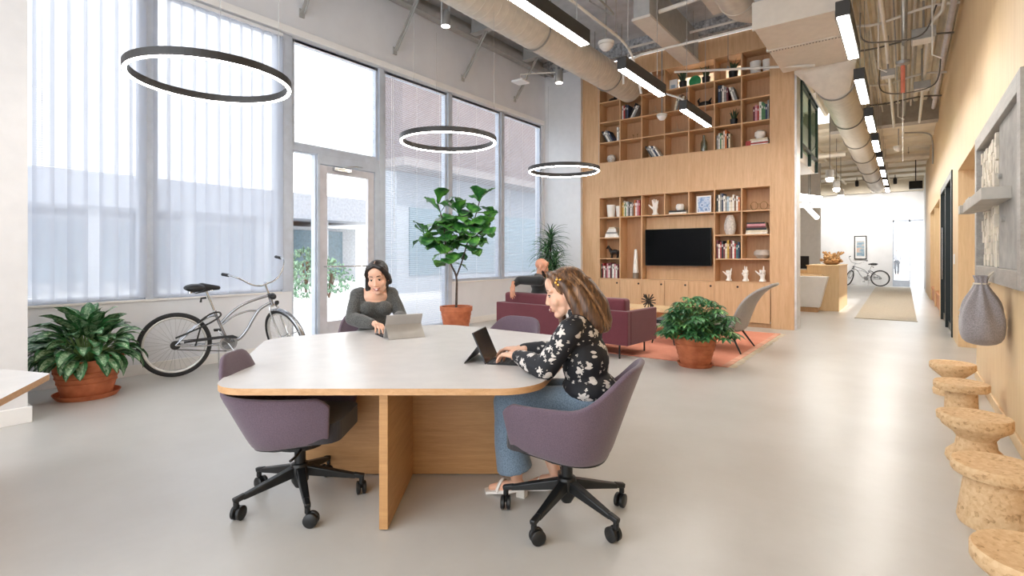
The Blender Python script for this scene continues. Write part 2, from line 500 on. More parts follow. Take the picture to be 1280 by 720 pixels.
m = MB(); m.box(XR + 1.18, XR + 1.2, 7.75, 10.21, 0, .09); m.box(XR + .3, XR + 1.18, 10.195, 10.21, 0, .09)
struct(m.build('baseboard_recess', BIRCH), 'maple baseboard in the recess', 'baseboard')
# far wall and the parts of the back hall
m = MB(); m.box(-7.15, -.42, 28.95, 29.1, 0, 4.7); m.box(-.42, 1.2, 28.95, 29.1, 2.95, 4.7); m.box(.85, 1.2, 28.95, 29.1, 0, 2.95)
struct(m.build('wall_far', WHITE), 'white far wall at the end of the hall', 'wall')
m = MB(); m.box(XR + .02, XR + .3, 25, 28.95, 0, 4.7)
struct(m.build('wall_hall', WHITE), 'white wall continuing the maple wall to the end of the hall', 'wall')
m = MB(); m.box(-7.15, -2.4, 21.5, 21.7, 0, 4.7)
struct(m.build('wall_reception', mat('grey wall paint', 'b6b2ae', .6, var=.02)), 'grey wall behind the reception desk', 'wall')
m = MB(); m.box(-7.3, -7.15, 10.8, 29, 0, 5.1)
struct(m.build('wall_side', WHITE), 'white side wall of the reception hall', 'wall')

# ceilings
m = MB(); m.box(-7.15, -1.7, -2.5, 10.8, 5.95, 6.1)
struct(m.build('ceiling', GREYD), 'grey painted deck high above the lounge', 'ceiling')
m = MB()
prof = []
x = -1.72
while x < 1.0:
    prof += [(x, 5.10), (x + .03, 5.03), (x + .10, 5.03), (x + .13, 5.10)]; x += .17
vs = [(px, y, pz) for y in (-2.5, 16.0) for px, pz in prof]; n = len(prof)
m.add(vs, [(i, i + 1, n + i + 1, n + i) for i in range(n - 1)])
m.box(-1.72, 1.05, -2.5, 16.0, 5.11, 5.2)
struct(m.build('ceiling_hall', DECK), 'beige ribbed deck above the passage', 'ceiling')
m = MB(); m.box(-7.15, 1.2, 16.0, 29.1, 4.7, 4.85); m.box(-7.15, -1.72, 11.13, 16, 5.3, 5.4)
for i in range(8): m.box(-7.1, .94, 16.4 + i * 1.6, 16.5 + i * 1.6, 4.62, 4.7)
for i in range(5): m.box(-7 + i * 1.6, -6.92 + i * 1.6, 16.0, 28.9, 4.63, 4.7)
struct(m.build('ceiling_far', DECK), 'beige deck above the reception hall', 'ceiling')
m = MB(); m.box(-1.72, -1.6, -2.5, 10.66, 5.0, 6.1)
struct(m.build('trim_10', GREYD), 'grey step where the deck drops to the passage', 'bulkhead')
m = MB(); m.box(-1.55, XR, 15.7, 16.1, 4.55, 5.1)
struct(m.build('beam_1', mat('taupe beam paint', '9d958c', .7)), 'taupe beam across the passage ceiling', 'beam')
m = MB(); m.box(-7.15, 1.2, 28.5, 28.95, 4.2, 4.7)
struct(m.build('beam_2', DECK), 'beige beam above the white far wall', 'beam')
m = MB(); m.box(XW, XW + .26, 2.6, 10.58, 5.66, 5.72); m.box(XW, XW + .05, 2.6, 10.58, 5.72, 5.95); m.box(XW + .2, XW + .26, 2.6, 10.58, 5.60, 5.66)
struct(m.build('beam_3', STEEL), 'grey steel beam along the top of the window wall', 'beam')
m = MB(); m.box(-6.9, -1.62, 10.42, 10.62, 5.66, 5.95)
struct(m.build('beam_4', mat('sprayed grey beam', '9fa1a4', .95, var=.25, scale=18, bmp=.6)), 'rough grey beam above the oak bookcase', 'beam')

# ---------------------------------------------------------------- outdoors
m = MB(); m.box(-60, XW - .2, -25, 60, -.2, -.06)
struct(m.build('ground', mat('pale concrete paving', 'd9d8d5', .8, var=.05, scale=.6)), 'bright pale paving outside the windows', 'ground')
m = MB(); m.box(-8, 8, 29.1, 60, -.2, -.02)
struct(m.build('ground_street', mat('pale concrete paving', 'd9d8d5')), 'bright pale paving outside the far door', 'ground')
# ---------------------------------------------------------------- ducts
DUCT = mat('cream painted spiral duct', 'd3cabd', .5, .1, var=.03)
SOFF = mat('cream painted sheet metal', 'd8d0c6', .55, var=.02)
STRAP = mat('grey strap steel', '8f8a84', .5, .4)
PIPEM = mat('white painted conduit', 'd9d5ce', .5, var=.03)
PIPEG = mat('galvanised conduit', '9c9b98', .4, .5)
CABLE = mat('thin steel cable', 'aaaaaa', .4, .6)
def round_duct(name_label, cx, cz, r, y0, y1, straps, top, pitch=.16, cut=0):
    t = thing('round_duct', name_label, 'duct', (cx, (y0 + y1) / 2, cz))
    prof = []; y = y0
    while y < y1 - .02:
        prof += [(r, y), (r, y + pitch * .9), (r + .0035, y + pitch * .9), (r + .0035, y + pitch)]; y += pitch
    prof = [p for p in prof if p[1] < y1] + [(r, y1)]
    m = MB(); n = 36
    m.lathe([(rr, 0) for rr, _ in prof][:0] or prof, (cx, 0, cz), n, axis='y')
    m.build('duct_shell', DUCT, t, world=True)
    for y in straps:
        s = MB(); s.tube(arc((cx, y, cz), r + .012, PI * .98, PI * 2.02, 20, 'xz'), .014, 6)
        for sx in (-1, 1): s.tube([(cx + sx * (r + .012), y, cz), (cx + sx * (r + .012), y, top)], .007, 5)
        s.build('strap', STRAP, t, world=True)
    return t
round_duct('big cream spiral duct running along the window side to the bookcase', -4.78, 4.98, .285, 2.6, 10.64, [4.4, 7.0, 9.6], 5.95)
round_duct('long cream round duct over the passage, hung in grey straps', -.97, 4.36, .275, 10.68, 27.8, [10.7, 13.3, 15.9, 18.5, 21.1, 23.7], 4.66)
t = [o for o in C.objects if o.name == 'round_duct.001'][0]
m = MB(); N = 40; ra = []; rb = []
for j in range(N):
    a = 2 * PI * (j + .5) / N; c, s = math.cos(a), math.sin(a); k = 1 / max(abs(c), abs(s))
    ra.append((-1.10 + .46 * c * k, 10.40, 4.75 + .20 * s * k)); rb.append((-.97 + .275 * c, 10.70, 4.36 + .275 * s))
m.add(ra + rb, [(j, (j + 1) % N, N + (j + 1) % N, N + j) for j in range(N)], 0, True); m.add(ra, [tuple(range(N))])
m.build('transition_piece', DUCT, t, world=True, merge=True)
t = thing('round_duct', 'short cream round duct bending into the boxed duct above the bookcase', 'duct', (-2.05, 7, 5.33))
m = MB(); path = [(-2.05, 4.0, 5.33), (-2.05, 8.6, 5.33)] + [(-2.05 + .4 * (1 - math.cos(a)), 8.6 + .4 * math.sin(a), 5.33) for a in [PI / 2 * i / 8 for i in range(1, 9)]]
m.tube(path, .275, 32); m.build('duct_shell', DUCT, t, world=True)
m = MB()
for y in (5.2, 6.4, 7.6, 8.5): m.tube(arc((-2.05, y, 5.33), .28, 0, 2 * PI, 28, 'xz'), .008, 6)
m.build('duct_seams', DUCT, t, world=True)
t = thing('boxed_duct', 'wide cream boxed duct crossing in front of the bookcase top', 'duct', (-1.15, 9.3, 4.62))
m = MB(); m.box(-1.74, -.62, 8.15, 10.40, 4.62, 5.01); m.build('duct_shell', SOFF, t, world=True, bevel=.01)
for y0, y1 in ((9.1, 9.16), (8.12, 8.17)): m = MB(); m.box(-1.76, -.60, y0, y1, 4.605, 5.0); m.build('flange', SOFF, t, world=True)
m = MB()
for i in range(26): m.lathe([(.012, -.012), (.008, 0)], (-1.70 + i * .042, 9.13, 4.604), 6)
m.build('flange_bolts', STRAP, t, world=True)
t = thing('boxed_duct', 'narrow grey boxed duct with a pale underside beside the spiral duct', 'duct', (-3.33, 8.6, 5.1))
m = MB(); m.box(-3.47, -3.2, 7.86, 10.3, 5.14, 5.7); m.build('duct_shell', STEEL, t, world=True, bevel=.006)
m = MB(); m.box(-3.49, -3.18, 7.84, 10.3, 5.1, 5.14); m.build('underside', SOFF, t, world=True)
for y in (8.1, 9.9):
    for x in (-3.5, -3.17): m = MB(); m.tube([(x, y, 5.12), (x, y, 5.95)], .006, 5); m.build('hanger', STRAP, t, world=True)
t = thing('boxed_duct', 'pale boxed duct just left of the short round duct', 'duct', (-2.6, 8, 5.5))
m = MB(); m.box(-2.64, -2.36, 6.0, 9.3, 5.5, 5.94); m.build('duct_shell', SOFF, t, world=True, bevel=.008)
m = MB(); m.box(-2.65, -2.35, 7.6, 7.64, 5.485, 5.94); m.build('flange', SOFF, t, world=True)

# ---------------------------------------------------------------- linear pendant lights
LBODY = mat('charcoal light housing', '2c2a29', .5, .2, var=.03)
LGLOW = glow('white light diffuser', 'fffaf3', 25)
def linear(loc, top):
    t = thing('linear_pendant', 'x', 'pendant light', loc, 0, 'linear pendant lights')
    m = MB(); m.box(-.06, .06, 0, 1.31, .02, .165); m.build('housing', LBODY, t, bevel=.004)
    m = MB(); m.box(-.046, .046, .012, 1.298, .012, .024); m.build('diffuser', LGLOW, t)
    for y in (.18, 1.13): m = MB(); m.tube([(0, y, .16), (0, y, top - loc[2])], .004, 5); m.build('suspension', CABLE, t)
    return t
L0 = linear((-2.71, 3.6, 3.57), 5.95)
L0['label'] = 'linear ceiling light under the spiral duct, cut by the top of the picture'
copies(L0, [((-2.71, 5.8, 3.57), 0, 'middle one of the three linear lights in front of the bookcase'),
            ((-2.71, 7.97, 3.57), 0, 'linear light nearest the bookcase, shortest looking of its row of three')])
L1 = linear((-.46, 5.75, 3.57), 5.05)
L1['label'] = 'nearest linear light over the passage, largest of its long row'
copies(L1, [((-.46, 5.75 + 2.2 * i, 3.57), 0, '%s linear light from the camera in the long row over the passage' % ORDN[i]) for i in range(1, 4)])
L2 = linear((-.46, 14.55, 3.57), 5.0); L2['label'] = 'fifth linear light from the camera in the long row over the passage'
copies(L2, [((-.46, 14.55 + 2.2 * (i - 4), 3.57), 0, '%s linear light from the camera in the long row over the passage' % ORDN[i]) for i in range(5, 8)])

# ring pendants
RGLOW = glow('ring light diffuser', 'fff8f0', 14)
def ring(loc, label):
    t = thing('ring_pendant', label, 'pendant light', loc, 0, 'ring pendants along the windows')
    m = MB(); n = 72
    prof = [(.575, .012), (.575, .075), (.615, .075), (.615, .012)]
    vs = []; fs = []
    for j in range(n):
        a = 2 * PI * j / n
        for r, z in prof: vs.append((r * math.cos(a), r * math.sin(a), z))
    for j in range(n):
        for k in range(4):
            fs.append((j * 4 + k, ((j + 1) % n) * 4 + k, ((j + 1) % n) * 4 + (k + 1) % 4, j * 4 + (k + 1) % 4))
    m.add(vs, fs, 0, False); m.build('housing', LBODY, t, bevel=.002)
    m = MB(); m.tube(arc((0, 0, .016), .595, 0, 2 * PI, n)[:-1], .0155, 8, closed=True); m.build('diffuser', RGLOW, t)
    top = 5.95 - loc[2]
    for a in (30, 150, 270):
        m = MB(); x, y = .595 * math.cos(R(a)), .595 * math.sin(R(a))
        m.tube([(x, y, .07), (x * .985, y * .985, 1.65)], .0022, 4); m.build('cable', CABLE, t)
    return t
r0 = ring((-4.64, 2.0, 2.79), 'ring pendant nearest the camera, over the silver bicycle, largest in view')
copies(r0, [((-4.67, 4.87, 2.79), 0, 'middle ring pendant, level with the fiddle leaf fig'), ((-4.69, 7.74, 2.79), 0, 'ring pendant farthest back, in front of the white end wall')])

# ---------------------------------------------------------------- conduits and small ceiling gear
def pipe(label, pts, r, material=None, hang=(), top=5.95, name='conduit', n=8):
    t = thing(name, label, 'pipe', pts[len(pts) // 2])
    m = MB(); m.tube(pts, r, n); m.build('pipe_run', material or PIPEM, t, world=True)
    if hang:
        for p in hang:
            m = MB(); m.tube([p, (p[0], p[1], top)], .005, 5); m.box(p[0] - .02, p[0] + .02, p[1] - .02, p[1] + .02, p[2] + r, p[2] + r + .03)
        m.build('hanger', STRAP, t, world=True)
    return t
pipe('white conduit crossing above the boxed duct edge and bending down at its left end', smooth_path([(-4.05, 8.75, 4.45), (-4.0, 8.73, 4.78), (-3.7, 8.73, 4.9), (-2.0, 8.73, 4.9), (-1.2, 8.73, 4.9)][:3], 6) + [(-1.76, 8.73, 4.9)], .022, hang=[(-2.9, 8.73, 4.9)])
pipe('white conduit running low across the top bookcase cells to the boxed duct', [(-3.6, 10.1, 4.95), (-1.2, 10.1, 4.56), ], .022, hang=[(-2.6, 10.1, 4.79)])
pipe('white pipe high up from the narrow boxed duct to the right', [(-3.18, 8.2, 5.3), (-2.42, 8.2, 5.34)], .035)
pipe('white conduit in front of the rough grey beam', [(-4.4, 9.8, 5.52), (-1.74, 9.8, 5.52)], .025, hang=[(-3.9, 9.8, 5.52), (-2.3, 9.8, 5.52)])
pipe('long white conduit sloping along the row of linear lights', smooth_path([(-3.55, 5.0, 4.75), (-3.55, 6.6, 4.75), (-3.55, 7.7, 4.72), (-3.55, 8.1, 4.5), (-3.5, 8.25, 4.05)], 6), .02, hang=[(-3.55, 6.0, 4.75), (-3.55, 7.4, 4.74)])
pipe('thin grey conduit beside the first linear light', smooth_path([(-3.0, 4.4, 4.55), (-3.1, 6.2, 4.6), (-3.4, 6.9, 4.85), (-3.9, 7.2, 5.3)], 5), .014, PIPEG)
pipe('white conduit curving into the linear light nearest the bookcase', smooth_path([(-3.6, 8.9, 4.6), (-3.35, 8.8, 4.2), (-2.95, 8.6, 3.95), (-2.72, 8.5, 3.76)], 6), .015)
pipe('dark grey pipe running straight down the passage ceiling', [(0.0, 5.5, 4.72), (0.0, 15.6, 4.72)], .035, PIPEG, [(0, 8.5, 4.72), (0, 11.5, 4.72)], 5.04)
pipe('cream pipe left of the dark grey passage pipe', [(-.28, 5.5, 4.62), (-.22, 9.9, 4.62), (-.20, 15.6, 4.45)], .028, PIPEM, [(-.25, 8.0, 4.62)], 5.04)
pipe('cream pipe against the top of the maple wall', [(.54, 5.0, 4.80), (.54, 15.6, 4.80)], .04, mat('pale lilac painted pipe', 'cfc9cc', .5), [(.54, 9, 4.8), (.54, 12, 4.8)], 5.04)
pipe('cream conduit zigzagging beside the maple wall', [(.42, 5.5, 4.7), (.42, 9.2, 4.7), (.28, 9.5, 4.62), (.28, 10.6, 4.5), (.28, 15.6, 4.5)], .026)
for i, (y, x0, x1, z, r, lab) in enumerate([(8.3, -.6, .6, 4.86, .012, 'thin dark cable crossing the passage ceiling nearest the camera'),
                                            (9.3, -.6, .6, 4.78, .02, 'white conduit crossing the passage ceiling just behind the nearest cable'),
                                            (10.3, -.65, .6, 4.72, .014, 'thin dark cable crossing the passage at the start of the round duct'),
                                            (12.0, -.6, .6, 4.6, .02, 'white conduit crossing the passage above the second duct strap'),
                                            (13.6, -.6, .6, 4.58, .016, 'thin dark conduit crossing the passage before the taupe beam')]):
    dark = 'dark' in lab
    pipe(lab, smooth_path([(x0, y, z), (x0 * .5, y + .03, z - .04 * (i % 2)), (x1 * .4, y - .02, z + .03), (x1, y, z)], 4), r, mat('dark grey cable', '5c5852', .6) if dark else PIPEM)
pipe('thin loop of dark cable hanging between passage conduits', smooth_path([(-.5, 8.9, 4.8), (-.48, 9.0, 4.45), (-.2, 9.1, 4.38), (.2, 9.2, 4.42), (.35, 9.2, 4.78)], 6), .01, mat('dark grey cable', '5c5852', .6))
pipe('second drooping dark cable farther along the passage ceiling', smooth_path([(-.35, 11.4, 4.7), (-.33, 11.4, 4.3), (.0, 11.6, 4.24), (.42, 11.6, 4.32), (.5, 11.6, 4.75)], 6), .01, mat('dark grey cable', '5c5852', .6))
pipe('white pipe along the reception ceiling, low and far back', [(-5.5, 17.2, 4.2), (-1.3, 17.2, 4.2)], .08, DUCT, [(-3, 17.2, 4.2)], 4.7)
pipe('cream pipe crossing the far hall under the deck', [(-.7, 20, 4.35), (.6, 20, 4.35)], .09, DUCT, [(.1, 20, 4.4)], 4.7)
pipe('thin conduit dropping down the end of the maple wall', smooth_path([(.0, 17, 4.55), (.45, 17.1, 4.5), (.57, 17.1, 4.3), (.58, 17.1, 3.7)], 5), .018, PIPEG)

for x, z, y0, y1, r, lab in ((-.42, 4.84, 5.5, 15.5, .012, 'thin cream conduit along the passage nearest the linear lights'), (.12, 4.9, 5.5, 15.5, .018, 'cream conduit along the passage just right of the dark grey pipe'), (.34, 4.86, 5.5, 13.0, .012, 'thin cream conduit along the passage left of the lilac pipe'), (-.12, 4.88, 7.0, 15.5, .010, 'thinnest grey conduit along the passage beside the dark grey pipe')):
    pipe(lab, [(x, y0, z), (x, y1, z)], r, PIPEG if 'grey conduit' in lab else PIPEM, [(x, 9.0 + 6 * abs(x), z)], 5.04)
for x, y, lab in ((-.1, 12.6, 'white drop rod under the passage deck beyond the red hanger'), (.3, 9.0, 'white drop rod beside the larger grey box'), (-.3, 9.2, 'white drop rod left of the dark grey pipe')):
    pipe(lab, [(x, y, 5.05), (x, y, 4.05), (x + .1, y, 3.98)], .010, PIPEM, name='hanging_conduit')
def jbox(loc, s, label):
    t = thing('hanging_junction_box', label, 'electrical box', loc)
    m = MB(); m.box(-s / 2, s / 2, -s / 2, s / 2, 0, s * .55); m.build('box_shell', PIPEG, t, bevel=.006)
    m = MB(); m.box(-s * .45, s * .45, -s * .45, s * .45, -.006, 0); m.build('cover_plate', PIPEM, t)
    m = MB(); m.tube([(0, 0, s * .5), (0, 0, 5.04 - loc[2])], .014, 6); m.build('stem', PIPEG, t)
jbox((.22, 9.6, 4.45), .28, 'larger grey box under the zigzag conduit by the maple wall')
jbox((-.22, 10.8, 4.35), .2, 'small grey box hanging left of the red hanger')
jbox((.25, 11.8, 4.3), .24, 'grey box hanging farther back near the maple wall')
jbox((-.62, 8.0, 4.4), .2, 'small grey box beside the nearest passage light')
# red hanger
t = thing('hanging_sprinkler', 'salmon red sprinkler drop hanging in the passage', 'sprinkler', (-.02, 10.4, 3.95))
m = MB(); m.tube([(0, 0, 0), (0, 0, .45)], .03, 8); m.build('drop_pipe', mat('salmon red paint', 'd9806b', .5), t)
m = MB(); m.lathe([(.03, .43), (.09, .45), (.1, .5), (.03, .52)], n=16); m.build('collar', PIPEG, t)
m = MB(); m.tube([(0, 0, -1.1), (0, 0, 0)], .006, 5); m.tube([(0, 0, .5), (0, 0, 1.08)], .02, 6); m.build('rod', PIPEM, t)
# dome sensors
def dome(loc, r, top, label, col):
    t = thing('pendant_sensor', label, 'sensor', loc)
    m = MB(); m.lathe([(.001, -r * .8), (r * .5, -r * .68), (r * .86, -r * .3), (r, 0), (r * .95, r * .1)], n=20); m.build('dome', col, t)
    m = MB(); m.lathe([(r * 1.1, r * .1), (r * 1.1, r * .5), (r * .5, r * .62)], n=20); m.build('mount', PIPEM, t)
    m = MB(); m.tube([(0, 0, r * .5), (0, 0, top - loc[2])], .012, 6); m.build('stem', PIPEG, t)
dome((-3.97, 7.9, 4.85), .12, 5.95, 'large glassy dome sensor between spiral duct and linear lights', mat('milky dome', 'd8d2cc', .25))
dome((-3.72, 9.75, 4.02), .09, 5.95, 'small white sensor on a long rod before the bookcase cells', TRIMW)
dome((-.12, 16.6, 4.1), .11, 4.6, 'white dome camera over the far passage', mat('milky dome', 'd8d2cc', .25))
# fittings beside the spiral duct
def flood(loc, label):
    t = thing('spotlight', label, 'spotlight', loc)
    m = MB(); m.lathe([(.07, .0), (.075, .02), (.075, .2), (.05, .24)], n=18); m.build('lamp_housing', PIPEG, t)
    m = MB(); m.lathe([(.0, -.004), (.066, -.004), (.066, .004)], n=18); m.build('lens', glow('spot lens', 'fffaf2', 6), t)
    m = MB(); m.box(-.015, .015, -.09, -.075, .0, .42); m.box(-.015, .015, .075, .09, .0, .42); m.box(-.02, .02, -.09, .09, .40, .43)
    m.tube([(0, 0, .43), (0, 0, 5.95 - loc[2])], .012, 6); m.build('bracket', STEEL, t)
flood((-5.67, 5.85, 4.9), 'hanging spotlight near the window heads under the spiral duct start')
flood((-5.28, 8.54, 4.66), 'hanging spotlight beside the duct next to the white end wall')
t = thing('hanging_access_point', 'flat white square panel hung near the window wall', 'access point', (-5.87, 8.1, 4.66))
m = MB(); m.box(-.13, .13, -.13, .13, 0, .04); m.build('panel_case', TRIMW, t, bevel=.012)
m = MB(); m.tube([(0, 0, .03), (0, 0, .16), (.55, .4, .2)], .013, 6); m.tube([(.55, .4, .2), (.55, .4, 1.29)], .01, 6); m.build('arm_rod', PIPEM, t)
# slanted braces along the window wall
def brace(y, label):
    t = thing('wall_brace', label, 'steel brace', (XW, y, 4.84), 0, 'slanted braces above the windows')
    m = MB(); m.bar((XW + .012, y, 4.84), (XW + .62, y, 5.66), .05, .012); m.bar((XW + .03, y + .025, 4.85), (XW + .63, y + .025, 5.67), .01, .05); m.build('angle_bar', STEEL, t, world=True)
    m = MB(); m.box(XW + .0, XW + .02, y - .04, y + .04, 4.78, 4.9); m.build('base_plate', STEEL, t, world=True)
    m = MB(); m.box(XW + .27, XW + 1.3, y - .04, y + .04, 5.64, 5.9); m.box(XW + .27, XW + 1.3, y - .08, y + .08, 5.62, 5.64); m.build('outrigger', STEEL, t, world=True)
brace(4.21, 'slanted steel brace above the glass door, leftmost of the four')
brace(5.93, 'slanted steel brace second from the left, left of the middle ring pendant cables')
brace(7.64, 'slanted steel brace above the fiddle leaf fig')
brace(9.36, 'slanted steel brace nearest the white end wall')
# speaker, reception lights
t = thing('hanging_loudspeaker', 'small black loudspeaker hung high at the end of the passage', 'speaker', (.30, 22, 3.58))
m = MB(); m.box(-.18, .18, -.12, .12, 0, .26); m.build('cabinet', BLACK, t, bevel=.01)
m = MB(); m.box(-.165, .165, -.125, -.12, .015, .245); m.build('grille', mat('black grille cloth', '111112', .9), t)
m = MB(); m.tube([(0, 0, .25), (0, 0, 1.1)], .015, 6); m.build('bracket', BLACK, t)
def can(loc, label):
    t = thing('spot_pendant', label, 'pendant light', loc, 0, 'cylinder pendants over the reception')
    m = MB(); m.lathe([(.09, .0), (.09, .2), (.02, .22)], n=18); m.build('housing', STEEL, t)
    m = MB(); m.lathe([(.0, -.1), (.06, -.085), (.085, -.03), (.085, .002)], n=18); m.build('lamp_glass', glow('spot glow', 'fff3e0', 14), t)
    m = MB(); m.tube([(0, 0, .2), (0, 0, 4.7 - loc[2])], .006, 5); m.build('cord', BLACK, t)
can((-1.48, 15.1, 3.28), 'largest of three cylinder pendants near the bookcase edge')
can((-1.55, 17.5, 3.28), 'middle cylinder pendant of three over the reception')
can((-1.62, 19.6, 3.28), 'farthest cylinder pendant of three over the reception')
t = thing('tube_chandelier', 'cluster of crossed glowing tubes over the reception desk', 'chandelier', (-2.0, 15.6, 2.75))
TG = glow('tube glow', 'fffdf8', 6)
for i, (a, b) in enumerate([((-.75, -.1, .3), (.25, .35, .12)), ((-.8, .1, -.02), (.75, .1, -.12)), ((-.5, -.1, .14), (.6, -.35, -.05)), ((-.15, .3, -.02), (.22, -.3, -.42))]):
    m = MB(); m.tube([a, b], .055, 12); m.build('glowing_tube', TG, t)
    c = Vector(a).lerp(Vector(b), .5); m = MB(); m.tube([c, (c.x, c.y, 4.7 - 2.75)], .006, 5); m.build('cord', BLACK, t)

# hidden pendants added to brighten hall and mezzanine; wall washers at the far wall
LFILL = glow('added reception fill diffuser', 'fffaf3', 7)
def added_hall_light(loc, label, top, group='hidden linear pendants added over the reception', gl=None):
    t = thing('linear_pendant', label, 'pendant light', loc, 0, group)
    m = MB(); m.box(-.06, .06, 0, 1.31, .02, .165); m.build('housing', LBODY, t, bevel=.004)
    m = MB(); m.box(-.05, .05, .03, 1.28, 0, .022); m.build('diffuser', gl or LFILL, t)
    for y in (.18, 1.13): m = MB(); m.tube([(0, y, .16), (0, y, top - loc[2])], .004, 5); m.build('suspension', CABLE, t)
for i in range(5): added_hall_light((-4.6, 14.2 + 2.6 * i, 3.57), '%s added hidden linear light from the bookcase over the reception hall' % ORDN[i], 4.7)  # added fill lamps, hidden behind the bookcase, to brighten the far hall
for i in range(2): added_hall_light((-3.4 - 1.6 * i, 11.6, 4.86), ('hidden linear light added over the mezzanine nearest its railing', 'hidden linear light added deep over the mezzanine')[i], 5.3, 'hidden linear lights added above the mezzanine', glow('added mezzanine fill diffuser', 'fffaf3', 70))  # added fill lamps, out of view, to brighten the space behind the railing
for i, x in enumerate((-3.0, -1.6, -.3)):
    t = thing('wall_washer_spotlight', ('left', 'middle', 'right')[i] + ' of the three spotlights washing the white far wall', 'spotlight', (x, 26.4, 4.3), 0, 'spotlights washing the far wall')
    m = MB(); m.lathe([(.06, 0), (.065, .02), (.065, .22), (.03, .25)], n=18); m.xf(Matrix.Rotation(R(28), 4, 'X')); m.build('housing', LBODY, t)
    m = MB(); m.tube([(0, -.1, .22), (0, -.1, .40)], .012, 6); m.build('stem', LBODY, t)
    l = bpy.data.lights.new('wall_washer', 'SPOT'); l.energy = 90; l.spot_size = R(95); l.spot_blend = .8; l.shadow_soft_size = .06; l.color = (1, .97, .93)
    lo = bpy.data.objects.new('wall_washer_lamp', l); C.objects.link(lo); lo.location = (x, 26.5, 4.25); lo.rotation_euler = Vector((0, 1, -.75)).to_track_quat('-Z', 'Y').to_euler()
# ---------------------------------------------------------------- oak bookcase wall
BX0, BX1, BY = -5.96, -1.60, 10.67
CX = [-5.53 + .505 * i for i in range(8)]
LZ = [.845, 1.29, 1.755, 2.21, 2.665]
UZ = [3.44, 3.895, 4.35, 4.805, 5.26]
DP = .36; TK = .022
bc = thing('bookcase', 'two-storey oak bookcase wall with open cells and a row of doors', 'bookcase', ((BX0 + BX1) / 2, BY, 0))
OAKW = wood('oak wall panel', 'c49a70', 'd9b38a', grain=(9, 9, .7), rough=.5, scale=2.2)
OAKS = wood('oak shelf board', 'c69c72', 'dab58c', grain=(.9, 9, 9), rough=.5)
OAKB = wood('oak cell back', 'b4875f', 'c59b74', grain=(9, 9, .7), rough=.55)
m = MB()                                             # front panels round the cells
m.box(BX0, CX[0] - TK / 2, BY, BY + .45, 0, 5.70)
m.box(CX[7] + TK / 2, BX1, BY, BY + .45, 0, 5.62)
m.box(CX[0] - TK / 2, CX[7] + TK / 2, BY, BY + .45, LZ[4] + TK / 2, UZ[0] - TK / 2)
m.box(CX[0] - TK / 2, CX[7] + TK / 2, BY, BY + .45, UZ[4] + TK / 2, 5.66)
m.build('front_panel', OAKW, bc, world=True, bevel=.002)
m = MB()
m.box(CX[0], CX[7], BY + DP, BY + DP + .03, .08, LZ[4])
m.box(CX[0], CX[7], BY + DP, BY + DP + .03, UZ[0], UZ[3])
m.box(CX[0], CX[3], BY + DP, BY + DP + .03, UZ[3], UZ[4]); m.box(CX[6], CX[7], BY + DP, BY + DP + .03, UZ[3], UZ[4])
m.box(CX[3], CX[5], BY + DP, BY + DP + .03, UZ[3] + .3, UZ[4]); m.box(CX[3], CX[3] + .16, BY + DP, BY + DP + .03, UZ[3], UZ[3] + .3)
m.box(CX[5], CX[6], BY + DP, BY + DP + .03, UZ[3] + .33, UZ[4]); m.box(CX[5], CX[5] + .12, BY + DP, BY + DP + .03, UZ[3], UZ[3] + .33)
m.build('back_panel', OAKB, bc, world=True)
def vpan(x, z0, z1, d=DP):
    m = MB(); m.box(x - TK / 2, x + TK / 2, BY - .002, BY + d, z0, z1); m.build('divider', OAKW, bc, world=True, bevel=.0015)
def shelf(x0, x1, z, d=DP):
    m = MB(); m.box(x0, x1, BY - .003, BY + d, z - TK / 2, z + TK / 2); m.build('shelf', OAKS, bc, world=True, bevel=.0015)
for i in range(8):
    if i in (3, 4): vpan(CX[i], LZ[3], LZ[4])
    elif i == 6: vpan(CX[i], LZ[1], LZ[4])
    else: vpan(CX[i], LZ[0], LZ[4])
    if i == 4: vpan(CX[i], UZ[0], UZ[3])
    else: vpan(CX[i], UZ[0], UZ[4])
for z in UZ: shelf(CX[0], CX[7], z)
shelf(CX[0], CX[7], LZ[4]); shelf(CX[0], CX[7], LZ[3]); shelf(CX[0], CX[7], LZ[0] - .004, .40)
for k in (1, 2): shelf(CX[0], CX[1], LZ[k]); 
for k in (1, 2): shelf(CX[5], CX[7], LZ[k])
m = MB(); m.box(CX[2] + TK, CX[5] - TK, BY + .22, BY + DP, LZ[0], LZ[3] - TK); m.build('screen_panel', OAKW, bc, world=True)
m = MB(); m.box(CX[0], CX[7], BY + .04, BY + .08, 0, .085); m.build('plinth', OAKB, bc, world=True)
HOLE = mat('dark finger hole', '2a2420', .8)
for i in range(7):
    m = MB(); m.box(CX[i] + .003, CX[i + 1] - .003, BY - .004, BY + .018, .088, LZ[0] - .018)
    d = m.build('door', OAKW, bc, world=True, bevel=.0015)
    m = MB(); m.lathe([(0, -.0066), (.021, -.0066), (.021, -.003)], (CX[i + 1] - .07, BY, LZ[0] - .09), 16, axis='y'); m.build('finger_hole', HOLE, d, world=True)
# pale metal edge at the right end
m = MB(); m.box(BX1, BX1 + .035, BY + .02, BY + .45, 0, 5.0)
struct(m.build('trim_11', mat('white metal edge', 'dcdcdc', .35, .2)), 'white metal edge at the right end of the bookcase', 'trim')

# television
tv = thing('television', 'wide flat black television hung in the oak niche', 'television', (-3.76, BY + .06, 1.53))
m = MB(); m.box(-.69, .69, -.035, .02, -.385, .385); m.build('case', mat('black plastic', '141414', .4), tv, bevel=.006)
m = MB(); m.box(-.68, .68, -.037, -.035, -.37, .377); m.build('screen', mat('glossy black screen', '030304', .22, var=0, spec=.12), tv)
m = MB(); m.box(-.2, .2, .02, .16, -.15, .15); m.build('wall_mount', BLACK, tv)

